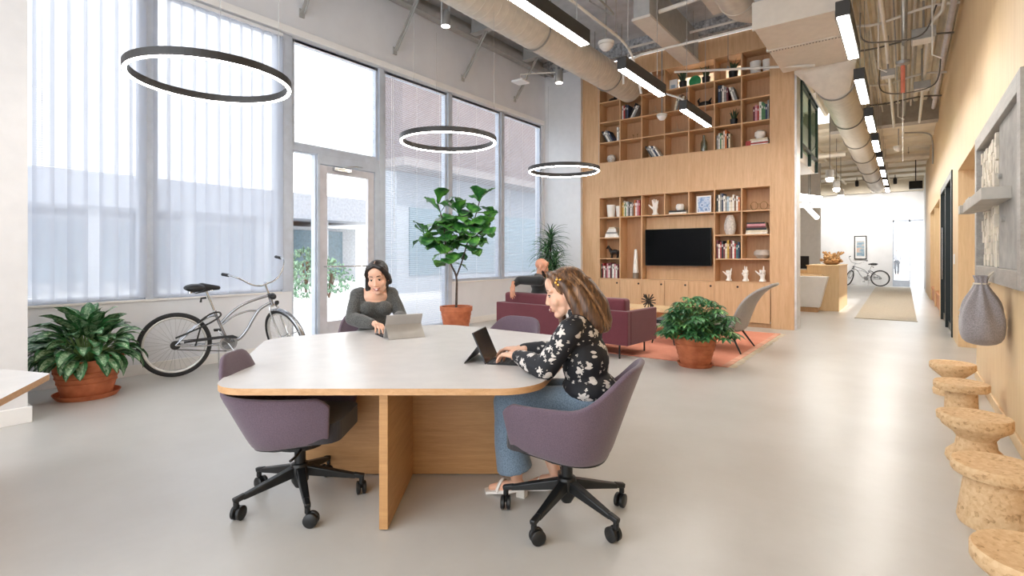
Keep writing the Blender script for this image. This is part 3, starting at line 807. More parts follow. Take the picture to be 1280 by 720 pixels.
# ---------------------------------------------------------------- books
BOOKC = {'white': 'e8e4dd', 'cream': 'd9cdb5', 'dark blue': '2b3a55', 'black': '232323', 'red': 'a83a35', 'grey': '8c8b89', 'yellow': 'cfa944',
         'green': '4b7a52', 'pale blue': '9fb4c2', 'orange': 'c4703c', 'maroon': '6b2a34', 'brown': '7a5a40', 'pink': 'c78b93', 'teal': '3c6f73'}
PAGES = mat('book pages', 'ece6d8', .8)
BM = {k: mat('book cover ' + k, v, .55, var=.08, scale=20) for k, v in BOOKC.items()}
def book_mesh(parent_loc, label, group, col, w, h, dpt, rot=(0, 0, 0), name='book'):
    """upright book: spine faces -Y; origin at the bottom middle of the spine"""
    t = thing(name, label, 'book', parent_loc, 0, group)
    t.rotation_euler = rot
    m = MB(); m.box(-w / 2, -w / 2 + .003, 0, dpt, 0, h); m.box(w / 2 - .003, w / 2, 0, dpt, 0, h); m.box(-w / 2, w / 2, -.002, .003, 0, h)
    m.build('cover', BM[col], t)
    m = MB(); m.box(-w / 2 + .003, w / 2 - .003, .003, dpt - .004, .004, h - .004); m.build('pages', PAGES, t)
    b = MB(); cc = 'white' if col not in ('white', 'cream') else 'black'
    b.box(-w * .2, w * .2, -.003, -.0018, h * .66, h * .8); b.build('spine_label', BM[cc], t)
    return t
def row(cells, x, z, cols, where, lean=0, hmax=.36, wmin=.024, wmax=.046, gap=.002, y=.03):
    r = random.Random(int(x * 100) + int(z * 1000)); n = len(cols); g = 'books ' + where
    for i, c in enumerate(cols):
        w = r.uniform(wmin, wmax); h = r.uniform(hmax * .74, hmax); d = r.uniform(.2, .26)
        lab = '%s book, %s from left, %s' % (c, ORDN[i], where)
        if lean:
            step = w / math.cos(lean) + gap
            x += step if lean > 0 else 0
            book_mesh((x if lean > 0 else x + w * math.cos(lean) * .5, BY + y + r.uniform(0, .02), z + w / 2 * abs(math.sin(lean)) + .001), lab, g, c, w, h, d, (0, lean, 0))
            x += step * .06 if lean > 0 else step
        else:
            book_mesh((x + w / 2, BY + y + r.uniform(0, .025), z), lab, g, c, w, h, d); x += w + gap
    return x
TOP = TK / 2 + .0005
def flat_stack(x, z, cols, where, w=.3, d=.22, taper=.0, y=.05, th=(.025, .045)):
    r = random.Random(int(x * 77) + len(cols))
    for i, c in enumerate(cols):
        t = r.uniform(*th); ww = w - taper * i + r.uniform(-.01, .01)
        names = ['bottom'] + ['%s from the bottom' % ORDN[k] for k in range(1, len(cols) - 1)] + ['topmost']
        lab = '%s flat book, %s, %s' % (c, names[i], where)
        o = thing('book', lab, 'book', (x + r.uniform(-.01, .01), BY + y + r.uniform(0, .015), z), 0, 'books lying ' + where)
        m = MB(); m.box(-ww / 2, ww / 2, 0, d, 0, .003); m.box(-ww / 2, ww / 2, 0, d, t - .003, t); m.box(-ww / 2, ww / 2, -.002, .003, 0, t); m.build('cover', BM[c], o)
        m = MB(); m.box(-ww / 2 + .003, ww / 2 - .004, .003, d - .004, .003, t - .003); m.build('pages', PAGES, o)
        z += t + .0008
    return z
CW = .505
# lower block
row(0, CX[1] + .03, LZ[3] + TOP, ['yellow', 'cream', 'green', 'white', 'grey', 'black', 'white', 'grey', 'brown', 'orange', 'white', 'pink', 'red'], 'in the top left cell with the yellow spine', wmin=.026, wmax=.037)
row(0, CX[5] + .03, LZ[3] + TOP, ['black', 'white', 'grey', 'dark blue', 'white', 'grey', 'pale blue', 'white', 'cream', 'white', 'brown', 'white', 'orange'], 'in the top cell right of the framed print', wmin=.026, wmax=.037)
row(0, CX[5] + .03, LZ[1] + TOP, ['maroon', 'white', 'red', 'black', 'maroon', 'cream', 'yellow', 'brown', 'maroon', 'white', 'red', 'teal', 'dark blue'], 'in the cell above the white hand sculptures', wmin=.026, wmax=.036)
row(0, CX[0] + .03, LZ[0] + TOP, ['black', 'red', 'white', 'maroon', 'pink', 'white', 'maroon', 'grey', 'white', 'pink', 'white', 'maroon'], 'in the lowest left cell behind the sofa', wmin=.026, wmax=.038)
zt = flat_stack(CX[3] + .26, LZ[3] + TOP, ['white', 'black'], 'under the white bowl left of the framed print', .36)
BOWLZ = zt
flat_stack(CX[0] + .28, LZ[2] + TOP, ['white', 'white', 'grey', 'white', 'white', 'cream'], 'tapering in the second cell of the left column', .34, .25, .04, th=(.03, .042))
flat_stack(CX[6] + .25, LZ[2] + TOP, ['white', 'cream', 'black', 'maroon', 'pink', 'black'], 'cell right of the pale egg shaped vase', .39, .25, .015, th=(.028, .046))
# upper block
row(0, CX[0] + .17, UZ[1] + TOP, ['black', 'white', 'grey', 'dark blue'], 'leaning in the leftmost upper column', lean=-.5, hmax=.3)
row(0, CX[0] + .41, UZ[1] + TOP, ['white', 'grey'], 'upright beside leaning ones, leftmost upper column', hmax=.37)
row(0, CX[1] + .03, UZ[2] + TOP, ['white', 'red', 'black', 'dark blue'], 'standing under the end of the spiral duct', hmax=.38)
row(0, CX[1] + .17, UZ[2] + TOP, ['black', 'white', 'grey'], 'leaning under the end of the spiral duct', lean=.5, hmax=.36)
row(0, CX[2] + .20, UZ[0] + TOP, ['black', 'grey', 'white', 'dark blue', 'white'], 'leaning in the bottom upper row', lean=-.55, hmax=.3, wmax=.04)
row(0, CX[3] + .16, UZ[2] + TOP, ['cream', 'grey', 'brown', 'cream'], 'leaning behind the linear light nearest the bookcase', lean=.22, hmax=.36)
row(0, CX[5] + .06, UZ[2] + TOP, ['dark blue', 'black', 'white', 'grey', 'maroon'], 'standing above the small dark plant cell', hmax=.36)
row(0, CX[5] + .34, UZ[2] + TOP, ['white', 'grey'], 'tilted above the small dark plant cell', lean=-.3, hmax=.3)
row(0, CX[5] + .03, UZ[0] + TOP, ['grey', 'white', 'green', 'cream', 'white', 'orange', 'black', 'cream'], 'bottom row of upper cells, second column from right', hmax=.37, wmax=.035)
row(0, CX[6] + .20, UZ[1] + TOP, ['maroon', 'pink', 'red', 'white', 'green', 'green', 'dark blue', 'grey'], 'with red and green spines in the last upper column', hmax=.37, wmax=.04)
zt = flat_stack(CX[6] + .30, UZ[0] + TOP, ['white', 'red', 'white', 'cream'], 'under the round white vase', .30, .24)
flat_stack(CX[6] + .12, UZ[0] + TOP, ['red', 'red'], 'short pile beside the round white vase', .12, .2, th=(.04, .06))
VASEZ = zt

# ---------------------------------------------------------------- things on the shelves
CER = mat('matt white ceramic', 'ece8e2', .5, var=.02)
def lathed(name, label, cat, x, z, prof, material, y=.15, inner=True, group=None, part='body'):
    t = thing(name, label, cat, (x, BY + y, z), 0, group)
    m = MB(); m.lathe(prof, n=28); m.build(part, material, t)
    return t
def potprof(r0, r1, h, th=.008): return [(0, 0), (r0, 0), (r1, h), (r1 - th, h), (r0 - th, .02), (0, .02)]
lathed('planter', 'white pot, left one of two in the top left lower cell', 'pot', CX[0] + .22, LZ[3] + TOP, potprof(.075, .10, .28), CER, group='white pots top left')
lathed('planter', 'white pot, right one of two in the top left lower cell', 'pot', CX[0] + .40, LZ[3] + TOP, potprof(.06, .085, .25), CER, y=.2, group='white pots top left')
lathed('planter', 'ribbed white pot, left of two in the topmost right cell', 'pot', CX[6] + .22, UZ[3] + TOP, potprof(.09, .10, .25), CER, group='white pots top right')
lathed('planter', 'ribbed white pot, right of two in the topmost right cell', 'pot', CX[6] + .42, UZ[3] + TOP, potprof(.07, .085, .25), CER, y=.17, group='white pots top right')
lathed('bowl', 'small white bowl on two flat books beside the framed print', 'bowl', CX[3] + .28, BOWLZ, [(0, 0), (.06, 0), (.09, .05), (.085, .11), (.06, .135), (.055, .13), (.075, .1), (.08, .05), (0, .015)], CER)
lathed('bowl', 'round grey bowl with golden inside right of the lower books', 'bowl', CX[6] + .34, LZ[1] + TOP, [(0, 0), (.08, 0), (.15, .07), (.145, .13), (.11, .165), (.105, .16), (.13, .12), (.13, .07), (0, .02)], mat('grey stoneware', 'b5aaa0', .6, var=.1))
m = MB(); m.lathe([(0, .021), (.128, .07), (.128, .12), (.104, .158)], n=28); bo = [o for o in C.objects if o.name.startswith('bowl') and o.parent is None][-1]
m.build('golden_lining', mat('gold leaf', 'c9a05a', .35, .7), bo)
lathed('vase', 'pale grey egg shaped vase in the middle cell right of the television', 'vase', CX[5] + .26, LZ[2] + TOP, [(0, 0), (.075, 0), (.11, .1), (.113, .2), (.085, .32), (.055, .385), (.05, .38), (.07, .3), (0, .3)], mat('speckled grey ceramic', 'c9c2bb', .6, var=.12, scale=30))
lathed('vase', 'round white vase on the flat books in the last upper cell', 'vase', CX[6] + .3, VASEZ, [(0, 0), (.05, 0), (.10, .06), (.095, .13), (.05, .165), (.045, .16), (0, .1)], CER)
lathed('vase', 'round pale vase in the lowest left upper cell', 'vase', CX[0] + .23, UZ[0] + TOP, [(0, 0), (.05, 0), (.105, .08), (.09, .15), (.045, .18), (.04, .175), (0, .1)], mat('speckled grey ceramic', 'c9c2bb', .6))
t = lathed('bottle', 'clear glass bottle vase in the bottom row of the upper cells', 'bottle', CX[4] + .26, UZ[0] + TOP, [(0, 0), (.06, 0), (.065, .02), (.065, .19), (.03, .26), (.025, .33), (.032, .345)], glassm('pale bottle glass', 'c9d6cf', .3))
t = thing('cone_lamp', 'tall white cone lamp on a grey base in the tall niche', 'lamp', (CX[1] + .3, BY + .17, LZ[0] + TOP))
m = MB(); m.lathe([(.064, .12), (.03, .63), (.02, .642), (0, .645)], n=24); m.build('shade', mat('white glass shade', 'f3f0ea', .35), t)
m = MB(); m.lathe([(.06, 0), (.066, .01), (.066, .125), (0, .126)], n=24); m.build('base', mat('grey stone base', '8f8477', .6), t)
# framed print
t = thing('framed_print', 'white framed blue print leaning in the cell above the television', 'picture', (CX[4] + .27, BY + .1, LZ[3] + TOP))
m = MB(); w, h = .145, .345
m.box(-w, -w + .025, 0, .02, 0, h); m.box(w - .025, w, 0, .02, 0, h); m.box(-w + .025, w - .025, 0, .02, 0, .025); m.box(-w + .025, w - .025, 0, .02, h - .025, h)
m.build('frame', TRIMW, t, bevel=.002)
mm, tt, bb, oo = nt('blue brushed print')
nn = tt.nodes.new('ShaderNodeTexVoronoi'); nn.inputs['Scale'].default_value = 14; tt.links.new(coords(tt), nn.inputs['Vector'])
tt.links.new(ramp(tt, nn.outputs['Distance'], [(.1, '3d63a0'), (.45, 'c9d6e8'), (.8, '7c9cc8')]), bb.inputs['Base Color'])
m = MB(); m.box(-w + .025, w - .025, .008, .014, .025, h - .025); m.build('print', mm, t)
# wire pieces
BRASS = mat('aged brass wire', '8a6a3e', .35, .8); DARKB = mat('dark bronze', '2c2622', .45, .4)
t = thing('wire_glasses', 'pair of brass wire spectacles sculpture in the top right lower cell', 'ornament', (CX[6] + .28, BY + .14, LZ[3] + TOP))
for s in (-1, 1):
    m = MB(); m.tube([(s * .085 + .065 * math.cos(a * PI / 10), 0, .09 + .075 * math.sin(a * PI / 10)) for a in range(20)], .006, 6, closed=True); m.build('lens_ring', BRASS, t)
    m = MB(); m.tube([(s * .15, 0, .11), (s * .16, .12, .1), (s * .16, .2, .03)], .005, 6); m.build('temple', BRASS, t)
    m = MB(); m.tube([(s * .1, 0, .02), (s * .12, .01, 0)], .006, 6); m.build('foot', BRASS, t)
m = MB(); m.tube(arc((0, 0, .1), .025, 0, PI, 8, 'xz'), .005, 6); m.build('bridge', BRASS, t)
def arch_orn(x, z, label, cat='ornament'):
    t = thing('wire_ornament', label, cat, (x, BY + .14, z), 0, 'curved wire ornaments')
    PALEW = mat('pale horn', 'b49a7c', .5)
    for s, r in ((-1, .1), (1, .07)):
        m = MB(); m.tube(arc((s * .05, s * .01, .0), r, PI * .05, PI * .95, 12, 'xz'), [.009 - .0004 * i for i in range(13)], 6); m.build('curved_rod', PALEW, t)
    m = MB(); m.tube([(0, 0, .0), (-.02, 0, .15), (-.035, 0, .21)], .008, 6); m.build('upright', PALEW, t)
arch_orn(CX[3] + .24, UZ[1] + TOP, 'pale curved wire ornament in the fourth upper column')
arch_orn(CX[2] + .28, UZ[2] + TOP, 'pale curved wire ornament in the third upper column')
t = thing('wire_ornament', 'tiny wire figure pair in the second upper column', 'ornament', (CX[1] + .3, BY + .14, UZ[1] + TOP))
for s in (-1, 1):
    m = MB(); m.tube([(s * .05, 0, 0), (s * .045, 0, .08), (s * .07, 0, .12)], .005, 6); m.ell((s * .045, 0, .1), (.012, .012, .016), nu=8, nv=6); m.build('figure', BRASS, t)
m = MB(); m.box(-.09, .09, -.025, .025, 0, .008); m.build('base', BRASS, t)
# dark pieces
t = thing('horse_figure', 'dark bronze animal figure in the third cell of the left column', 'sculpture', (CX[0] + .3, BY + .16, LZ[1] + TOP))
m = MB(); m.ell((0, 0, .14), (.105, .05, .06)); m.chain([(-.08, 0, .16), (-.13, 0, .22), (-.15, 0, .26)], [.045, .03, .028]); m.chain([(-.15, 0, .26), (-.19, 0, .225)], [.03, .018])
for x in (-.07, .07):
    for y in (-.03, .03): m.chain([(x, y, .12), (x + .01, y, .06), (x, y, .008)], [.026, .014, .014])
m.chain([(.1, 0, .16), (.14, 0, .1), (.13, 0, .04)], [.018, .014, .006]); fused('body', m, DARKB, t, .006, 3)
t = thing('driftwood_bowl', 'dark twisted bowl in the third row of the upper cells', 'sculpture', (CX[4] + .27, BY + .17, UZ[2] + TOP))
m = MB(); m.ell((0, 0, .065), (.13, .08, .065)); m.chain([(-.1, 0, .08), (-.14, .02, .16), (-.1, 0, .2)], [.03, .02, .012]); m.chain([(.08, 0, .09), (.13, 0, .17)], [.03, .012]); fused('body', m, DARKB, t, .007, 3)
# white hand sculptures
PLAST = mat('white plaster', 'f2efe9', .6, var=.01)
def hand_sculpture(x, z, label, pose, s=1.0, y=.14, base=None):
    t = thing('hand_sculpture', label, 'sculpture', (x, BY + y, z), 0, 'white hand sculptures')
    m = MB(); m.cap((0, 0, .03), (0, 0, .10), .036, .038); m.ell((0, 0, .135), (.048, .026, .058))
    fx = [-.034, -.012, .012, .034]; L = [.075, .088, .08, .06]
    for i, up in enumerate(pose[:4]):
        b = (fx[i], 0, .175)
        if up == 1: m.chain([b, (fx[i] * 1.25, -.004, .175 + L[i] * .5), (fx[i] * 1.4, -.008, .175 + L[i])], [.013, .012, .0095], 10)
        else: m.chain([b, (fx[i], -.036, .19), (fx[i] * .9, -.046, .155), (fx[i] * .85, -.028, .135)], [.0135, .0125, .0115, .010], 10)
    if pose[4] == 1: m.chain([(-.035, -.005, .11), (-.075, -.015, .145), (-.105, -.018, .175)], [.019, .014, .011], 10)
    else: m.chain([(-.035, -.01, .11), (-.05, -.035, .14), (-.01, -.058, .15)], [.019, .014, .0115], 10)
    m.v = [(a * s, b * s, c * s) for a, b, c in m.v]
    fused('hand', m, PLAST, t, .0045 * s, 2)
    k = MB(); k.lathe([(0, 0), (.055 * s, 0), (.055 * s, .02), (.042 * s, .04 * s), (0, .041 * s)], n=24); k.build('base', PLAST, t)
hz = LZ[0] + TOP + .008
hand_sculpture(CX[5] + .24, hz, 'leftmost white hand on the lowest right shelf, thumb and little finger out', (0, 0, 0, 1, 1), 1.02)
hand_sculpture(CX[5] + .55, hz, 'middle white hand on the lowest right shelf, two fingers raised', (0, 1, 1, 0, 0), 1.08)
hand_sculpture(CX[5] + .85, hz, 'rightmost white hand on the lowest right shelf, first finger and thumb out', (0, 0, 1, 0, 1), 1.12)
hand_sculpture(CX[2] + .25, LZ[3] + TOP, 'pale open hand in the top cell left of the white bowl', (1, 1, 1, 1, 1), 1.3, base=1)
# potted plants and box in the open top cells
LEAFD = mat('dark sword leaf', '2f4a2c', .45, var=.25, scale=6)
def snake_plant(x, z, label, potmat, s=1, seed=1):
    r = random.Random(seed)
    t = thing('snake_plant', label, 'plant', (x, BY + .15, z), 0, 'sword leaved plants on the top shelf')
    m = MB(); m.lathe(potprof(.065 * s, .08 * s, .14 * s), n=24); m.build('pot', potmat, t)
    m = MB(); m.lathe([(0, .12 * s), (.072 * s, .12 * s)], n=16); m.build('soil', mat('potting soil', '3a2c22', .95), t)
    m = MB()
    for i in range(22):
        a = r.uniform(0, 2 * PI); rr = r.uniform(0, .05) * s; h = r.uniform(.14, .25) * s; ln = r.uniform(.02, .10) * s
        c, sn = math.cos(a), math.sin(a); w = .016 * s; vs = []
        for k, (u, ww) in enumerate(((0, .8), (.35, 1.1), (.7, .9), (1, .05))):
            px, py = (rr + ln * u * u) * c, (rr + ln * u * u) * sn
            vs += [(px - sn * w * ww, py + c * w * ww, .12 * s + h * u), (px + sn * w * ww, py - c * w * ww, .12 * s + h * u)]
        m.add(vs, [(0, 1, 3, 2), (2, 3, 5, 4), (4, 5, 7, 6)], 0, True)
    m.build('foliage', LEAFD, t, solid=.002)
BPOT = mat('black plant pot', '1f1f20', .5)
snake_plant(CX[3] + .34, UZ[3] + TOP, 'dark spiky plant in a black pot next to the white card, top shelf', BPOT, 1.05, 3)
snake_plant(CX[4] + .30, UZ[3] + TOP, 'dark spiky plant in a black pot in the middle of the top shelf', BPOT, 1.05, 5)
snake_plant(CX[5] + .32, UZ[3] + TOP, 'dark spiky plant second from the right on the top shelf', BPOT, 1.12, 8)
snake_plant(CX[5] + .33, UZ[1] + TOP, 'small dark plant in the second row, second column from the right', BPOT, .9, 11)
t = thing('standing_card', 'white card with blue marks at the left of the top shelf plants', 'card', (CX[3] + .14, BY + .13, UZ[3] + TOP))
m = MB(); m.box(-.085, .085, 0, .025, 0, .23); m.build('card_body', TRIMW, t, bevel=.003)
m = MB(); m.box(-.05, .04, -.002, 0, .05, .12); m.build('blue_mark', BM['pale blue'], t)
t = thing('glass_plate', 'green glass plate standing between the two top shelf plants', 'plate', (CX[4] + .06, BY + .2, UZ[3] + TOP))
m = MB(); m.lathe([(0, -.008), (.10, -.012), (.125, .005), (.12, .012), (0, .004)], (0, 0, .125), 28, axis='y'); m.build('plate_disc', mat('green glass plate', '3f9a63', .2), t)
t = thing('dark_ornament', 'small dark lump ornament half hidden by the spiral duct', 'ornament', (CX[0] + .25, BY + .16, UZ[3] + TOP))
m = MB(); m.ell((0, 0, .05), (.1, .06, .05)); m.ell((.07, 0, .09), (.04, .04, .045)); fused('body', m, DARKB, t, .008, 3)
# ---------------------------------------------------------------- meeting table (turned to the room)
LAM = mat('white laminate', 'cdc9c6', .32, var=.02, spec=.5)
EDGE = wood('oak edge band', 'b58a5c', 'cda278', grain=(6, 6, 18))
PANL = wood('oak veneer table panel', 'a97c4e', 'c29563', grain=(1.0, 1.0, 16), rough=.45)
def top_part(name, poly, z0, z1, parent, edge=EDGE):
    m = MB(); n = len(poly)
    v = [(x, y, z0) for x, y in poly] + [(x, y, z1) for x, y in poly]
    m.add(v, [tuple(range(n - 1, -1, -1))], 1); m.add(v, [tuple(range(n, 2 * n))], 0)
    m.add(v, [(i, (i + 1) % n, n + (i + 1) % n, n + i) for i in range(n)], 1, True)
    return m.build(name, [LAM, edge], parent, merge=True)
tb = thing('meeting_table', 'five sided white topped table with oak edge and oak panel base', 'table', P(-.62, 3.4), TURN)
o = lambda r, d: (r + .62, d - 3.4)
poly = round_poly([o(-1.44, 2.5), o(.12, 2.5), o(.56, 4.02), o(-.64, 4.90), o(-1.88, 4.02)], [.2, .24, .24, .34, .22], 10)
top_part('tabletop', poly, .684, .716, tb)
def panel(r0, r1, d0, d1, z1=.684):
    m = MB(); a = o(r0, d0); b = o(r1, d1); m.box(a[0], b[0], a[1], b[1], .008, z1); m.build('base_panel', PANL, tb, bevel=.002)
panel(-.652, -.609, 2.565, 3.22); panel(-1.27, .07, 3.22, 3.262); panel(-.652, -.609, 3.262, 4.45)
m = MB()
for r, d in ((-.63, 2.6), (-.63, 3.15), (-1.2, 3.24), (0, 3.24), (-.63, 4.35)): a = o(r, d); m.cyl((a[0], a[1], 0), .012, 0, .01, 10)
m.build('glide', BLACK, tb)
# table cut by the left border
t2 = thing('side_table', 'white topped table corner with oak edge at the left border', 'table', P(-2.9, 2.5), TURN)
q = lambda r, d: (r + 2.9, d - 2.5)
top_part('tabletop', round_poly([q(-2.47, 2.80), q(-3.6, 3.15), q(-3.7, 1.4), q(-1.98, 1.7)], [.04, .1, .1, .1], 6), .69, .722, t2)
m = MB(); m.box(-.55, -.5, -.8, .5, .008, .69); m.build('base_panel', PANL, t2, bevel=.002)
m = MB(); m.box(-.5, -.2, -.2, -.16, .008, .69); m.build('base_panel', PANL, t2, bevel=.002)

# ---------------------------------------------------------------- tub chairs on castors
def fabric(name, c1, c2, scale=260, rough=.9):
    if name in _M: return _M[name]
    m, t, b, oo = nt(name)
    f = noise(t, coords(t), scale, 2, .6); g = noise(t, coords(t), 5, 2)
    a = t.nodes.new('ShaderNodeMath'); a.operation = 'MULTIPLY_ADD'; a.inputs[1].default_value = .2
    t.links.new(g, a.inputs[0]); t.links.new(f, a.inputs[2])
    t.links.new(ramp(t, a.outputs[0], [(.4, c1), (.75, c2)]), b.inputs['Base Color'])
    b.inputs['Roughness'].default_value = rough; b.inputs['Sheen Weight'].default_value = .25
    bump(t, b, f, .15, .002)
    _M[name] = m; return m
PURP = fabric('mauve wool fabric', '524350', '685663')
CUSH = fabric('charcoal wool fabric', '242225', '333035')
BASEM = mat('matt black chair base', '1d1e1f', .38, .2, var=.04)
def tub_chair(r, d, fr, fd, leg0, label, c0=.20):
    t = thing('tub_chair', label, 'chair', P(r, d), facing(fr, fd), 'mauve tub chairs around the meeting table')
    NU, NV = 48, 12; vs = []; fs = []
    sst = lambda x: (lambda u: u * u * (3 - 2 * u))(max(0, min(1, x)))
    def pt(u, v):
        th = (u * 2 - 1) * R(128); s, c = math.sin(th), math.cos(th)
        X = math.copysign(abs(s) ** .72, s); Y = -math.copysign(abs(c) ** .9, c)
        k = .70 + .30 * v ** .6
        y = Y * (.275 * k if Y < 0 else .40 * (.90 + .10 * v)) - .10 * v ** 1.4 * sst(c) - .005
        x = X * .30 * k
        zb = .335 + .05 * sst((y + .25) / .5); zt = .632 + .19 * sst((c - c0) / (1.0 - c0)) ** 1.3 - .045 * sst((abs(u * 2 - 1) - .93) / .07)
        return x, y, zb + (zt - zb) * v
    for i in range(NU + 1):
        for j in range(NV + 1): vs.append(pt(i / NU, j / NV))
    for i in range(NU):
        for j in range(NV):
            a = i * (NV + 1) + j; fs.append((a, a + 1, a + NV + 2, a + NV + 1))
    m = MB(); m.add(vs, fs, 0, True); m.build('shell', PURP, t, solid=.026, bevel=.008)
    m = MB()                                                     # black pan under the shell
    ring = [pt(i / NU, 0) for i in range(NU + 1)]
    rings = []
    for k, dz in ((1.10, .030), (1.08, -.004), (.82, -.026), (.3, -.034)): rings.append([(x * k, y * k, z + dz) for x, y, z in ring])
    nn = len(ring)
    m.add(sum(rings, []), [(a * nn + i, a * nn + (i + 1) % nn, (a + 1) * nn + (i + 1) % nn, (a + 1) * nn + i) for a in range(3) for i in range(nn)], 0, True)
    m.add(rings[3], [tuple(range(nn))]); m.add(rings[0], [tuple(range(nn - 1, -1, -1))])
    m.build('seat_pan', BASEM, t, merge=True)
    m = MB(); m.prism(round_poly([(-.225, .275), (-.23, -.16), (.23, -.16), (.225, .275)], [.09, .17, .17, .09], 6), .385, .485); m.build('seat_cushion', CUSH, t, bevel=.04, seg=4)
    m = MB(); m.cyl((0, 0, 0), .03, .085, .30, 20); m.cyl((0, 0, 0), .022, .29, .33, 16); m.lathe([(.05, .295), (.13, .31), (.13, .33)], n=20); m.lathe([(.025, .075), (.045, .11), (.052, .18), (.045, .205), (.03, .21)], n=20)
    m.build('column', BASEM, t)
    m = MB(); m.tube([(.08, .05, .32), (.2, .06, .315), (.27, .06, .318)], .007, 6); m.build('height_lever', BASEM, t)
    for k in range(5):
        a = R(leg0 + 72 * k); c, s = math.cos(a), math.sin(a)
        m = MB(); m.bar((c * .03, s * .03, .168), (c * .30, s * .30, .112), .05, .055, w2=.032, h2=.026); m.bar((c * .285, s * .285, .118), (c * .345, s * .345, .106), .03, .028, w2=.03, h2=.026); m.cyl((c * .33, s * .33, 0), .014, .07, .11, 10)
        l = m.build('leg', BASEM, t, bevel=.006)
        m = MB(); b = a + R(65 + 37 * k); cb, sb = math.cos(b), math.sin(b)
        cx, cy = c * .33 + cb * .018, s * .33 + sb * .018
        for sd in (-1, 1):
            w = MB(); w.lathe([(.0, -.011), (.029, -.011), (.036, -.006), (.036, .008), (.028, .011), (0, .011)], n=22, axis='x')
            w.xf(Matrix.Translation((cx - sb * sd * .016, cy + cb * sd * .016, .0365)) @ Matrix.Rotation(b + PI / 2, 4, 'Z')); m.add(w.v, w.f, 0, True)
        m.tube([(c * .33, s * .33, .085), (c * .33, s * .33, .06), (cx, cy, .04)], .009, 6)
        m.build('caster', BASEM, l)
    return t
tub_chair(-1.175, 2.90, 1.0, .0, 28, 'mauve tub chair', .76)
[x for x in C.objects if x.name == 'tub_chair'][0]['label'] = 'empty mauve tub chair tucked under the near left table edge'
tub_chair(.285, 2.72, -.93, .37, 24, 'mauve tub chair under the woman in the black floral blouse')
tub_chair(-.13, 4.27, -.58, -.81, 30, 'empty mauve tub chair behind the table in front of the burgundy sofa')
tub_chair(-1.25, 4.72, .42, -.9, 5, 'mauve tub chair mostly hidden behind the woman in the grey dress')

# ---------------------------------------------------------------- tablet computers
SILV = mat('silver aluminium', 'b9b6b3', .35, .6, var=.02); DSCR = mat('dark glossy screen', '131517', .15, var=0); KEYB = mat('black keyboard fabric', '26272a', .8)
def tablet(r, d, fr, fd, label, back):
    t = thing('tablet_computer', label, 'tablet', P(r, d, .7165), facing(fr, fd), None)
    W2, Hh = .146, .20; tl = R(24); s, c = math.sin(tl), math.cos(tl)
    rot = Matrix.Rotation(tl, 4, 'X')
    m = MB(); m.box(-W2, W2, -.009, 0, .002, Hh); m.xf(rot); o1 = m.build('screen_case', back, t, bevel=.003)
    m = MB(); m.box(-W2 + .004, W2 - .004, 0, .0008, .006, Hh - .004); m.xf(rot); m.build('screen', DSCR, o1)
    zk = .11; yk, zz = -.01 * c - zk * s, zk * c                        # kickstand hinge
    m = MB(); vs = [(-W2, -zk * s - .010, zz), (W2, -zk * s - .010, zz), (W2, -.135, .001), (-W2, -.135, .001)]
    m.add(vs, [(0, 1, 2, 3)]); m.build('kickstand', back, t, solid=.003)
    m = MB(); m.box(-W2, W2, .004, .21, .0005, .006); k = m.build('keyboard', KEYB, t, bevel=.002)
    m = MB()
    for ry in range(5):
        for i in range(13): m.box(-.135 + i * .0208, -.135 + i * .0208 + .017, .035 + ry * .02, .035 + ry * .02 + .016, .006, .0085)
    m.build('keys', mat('dark keycaps', '3a3b3f', .5), k)
    m = MB(); m.box(-.05, .05, .145, .2, .006, .0068); m.build('touchpad', mat('dark touchpad', '303134', .4), k)
    return t
tablet(-.12, 3.2, .98, -.21, 'dark tablet with keyboard under the hands of the woman in floral', mat('dark graphite case', '3a3c40', .4, .4))
tablet(-.875, 4.13, -.53, .85, 'silver tablet on its kickstand in front of the woman in grey', SILV)

# ---------------------------------------------------------------- sofa, lounge chair, ottoman, coffee table, rug
BURG = fabric('burgundy wool', '561f29', '6a2c37')
sf = thing('sofa', 'burgundy sofa with slim black legs, seen from behind', 'sofa', (-3.967, 6.781, 0), R(-4.1))
def sbox(name, a, bev=.025, m_=None, par=None):
    m = MB(); m.box(*a); return m.build(name, m_ or BURG, par or sf, bevel=bev, seg=3)
sbox('back_frame', (-1.15, 1.15, -.42, -.33, .185, .63), .012)
for s in (-1, 1): sbox('arm', (s * 1.15, s * 1.07, -.33, .42, .185, .63), .012)
sbox('seat_base', (-1.07, 1.07, -.33, .40, .185, .30), .012)
for s in (-1, 1):
    sbox('seat_cushion', (s * 1.065, s * .005, -.16, .41, .30, .44), .04)
    sbox('back_cushion', (s * 1.06, s * .005, -.335, -.16, .43, .785), .045)
for x in (-1.0, .0, 1.0):
    for y in (-.36, .34):
        m = MB(); m.tube([(x, y, 0), (x, y, .19)], .012, 10); m.box(x - .03, x + .03, y - .03, y + .03, .18, .188); m.build('leg', BLACK, sf)
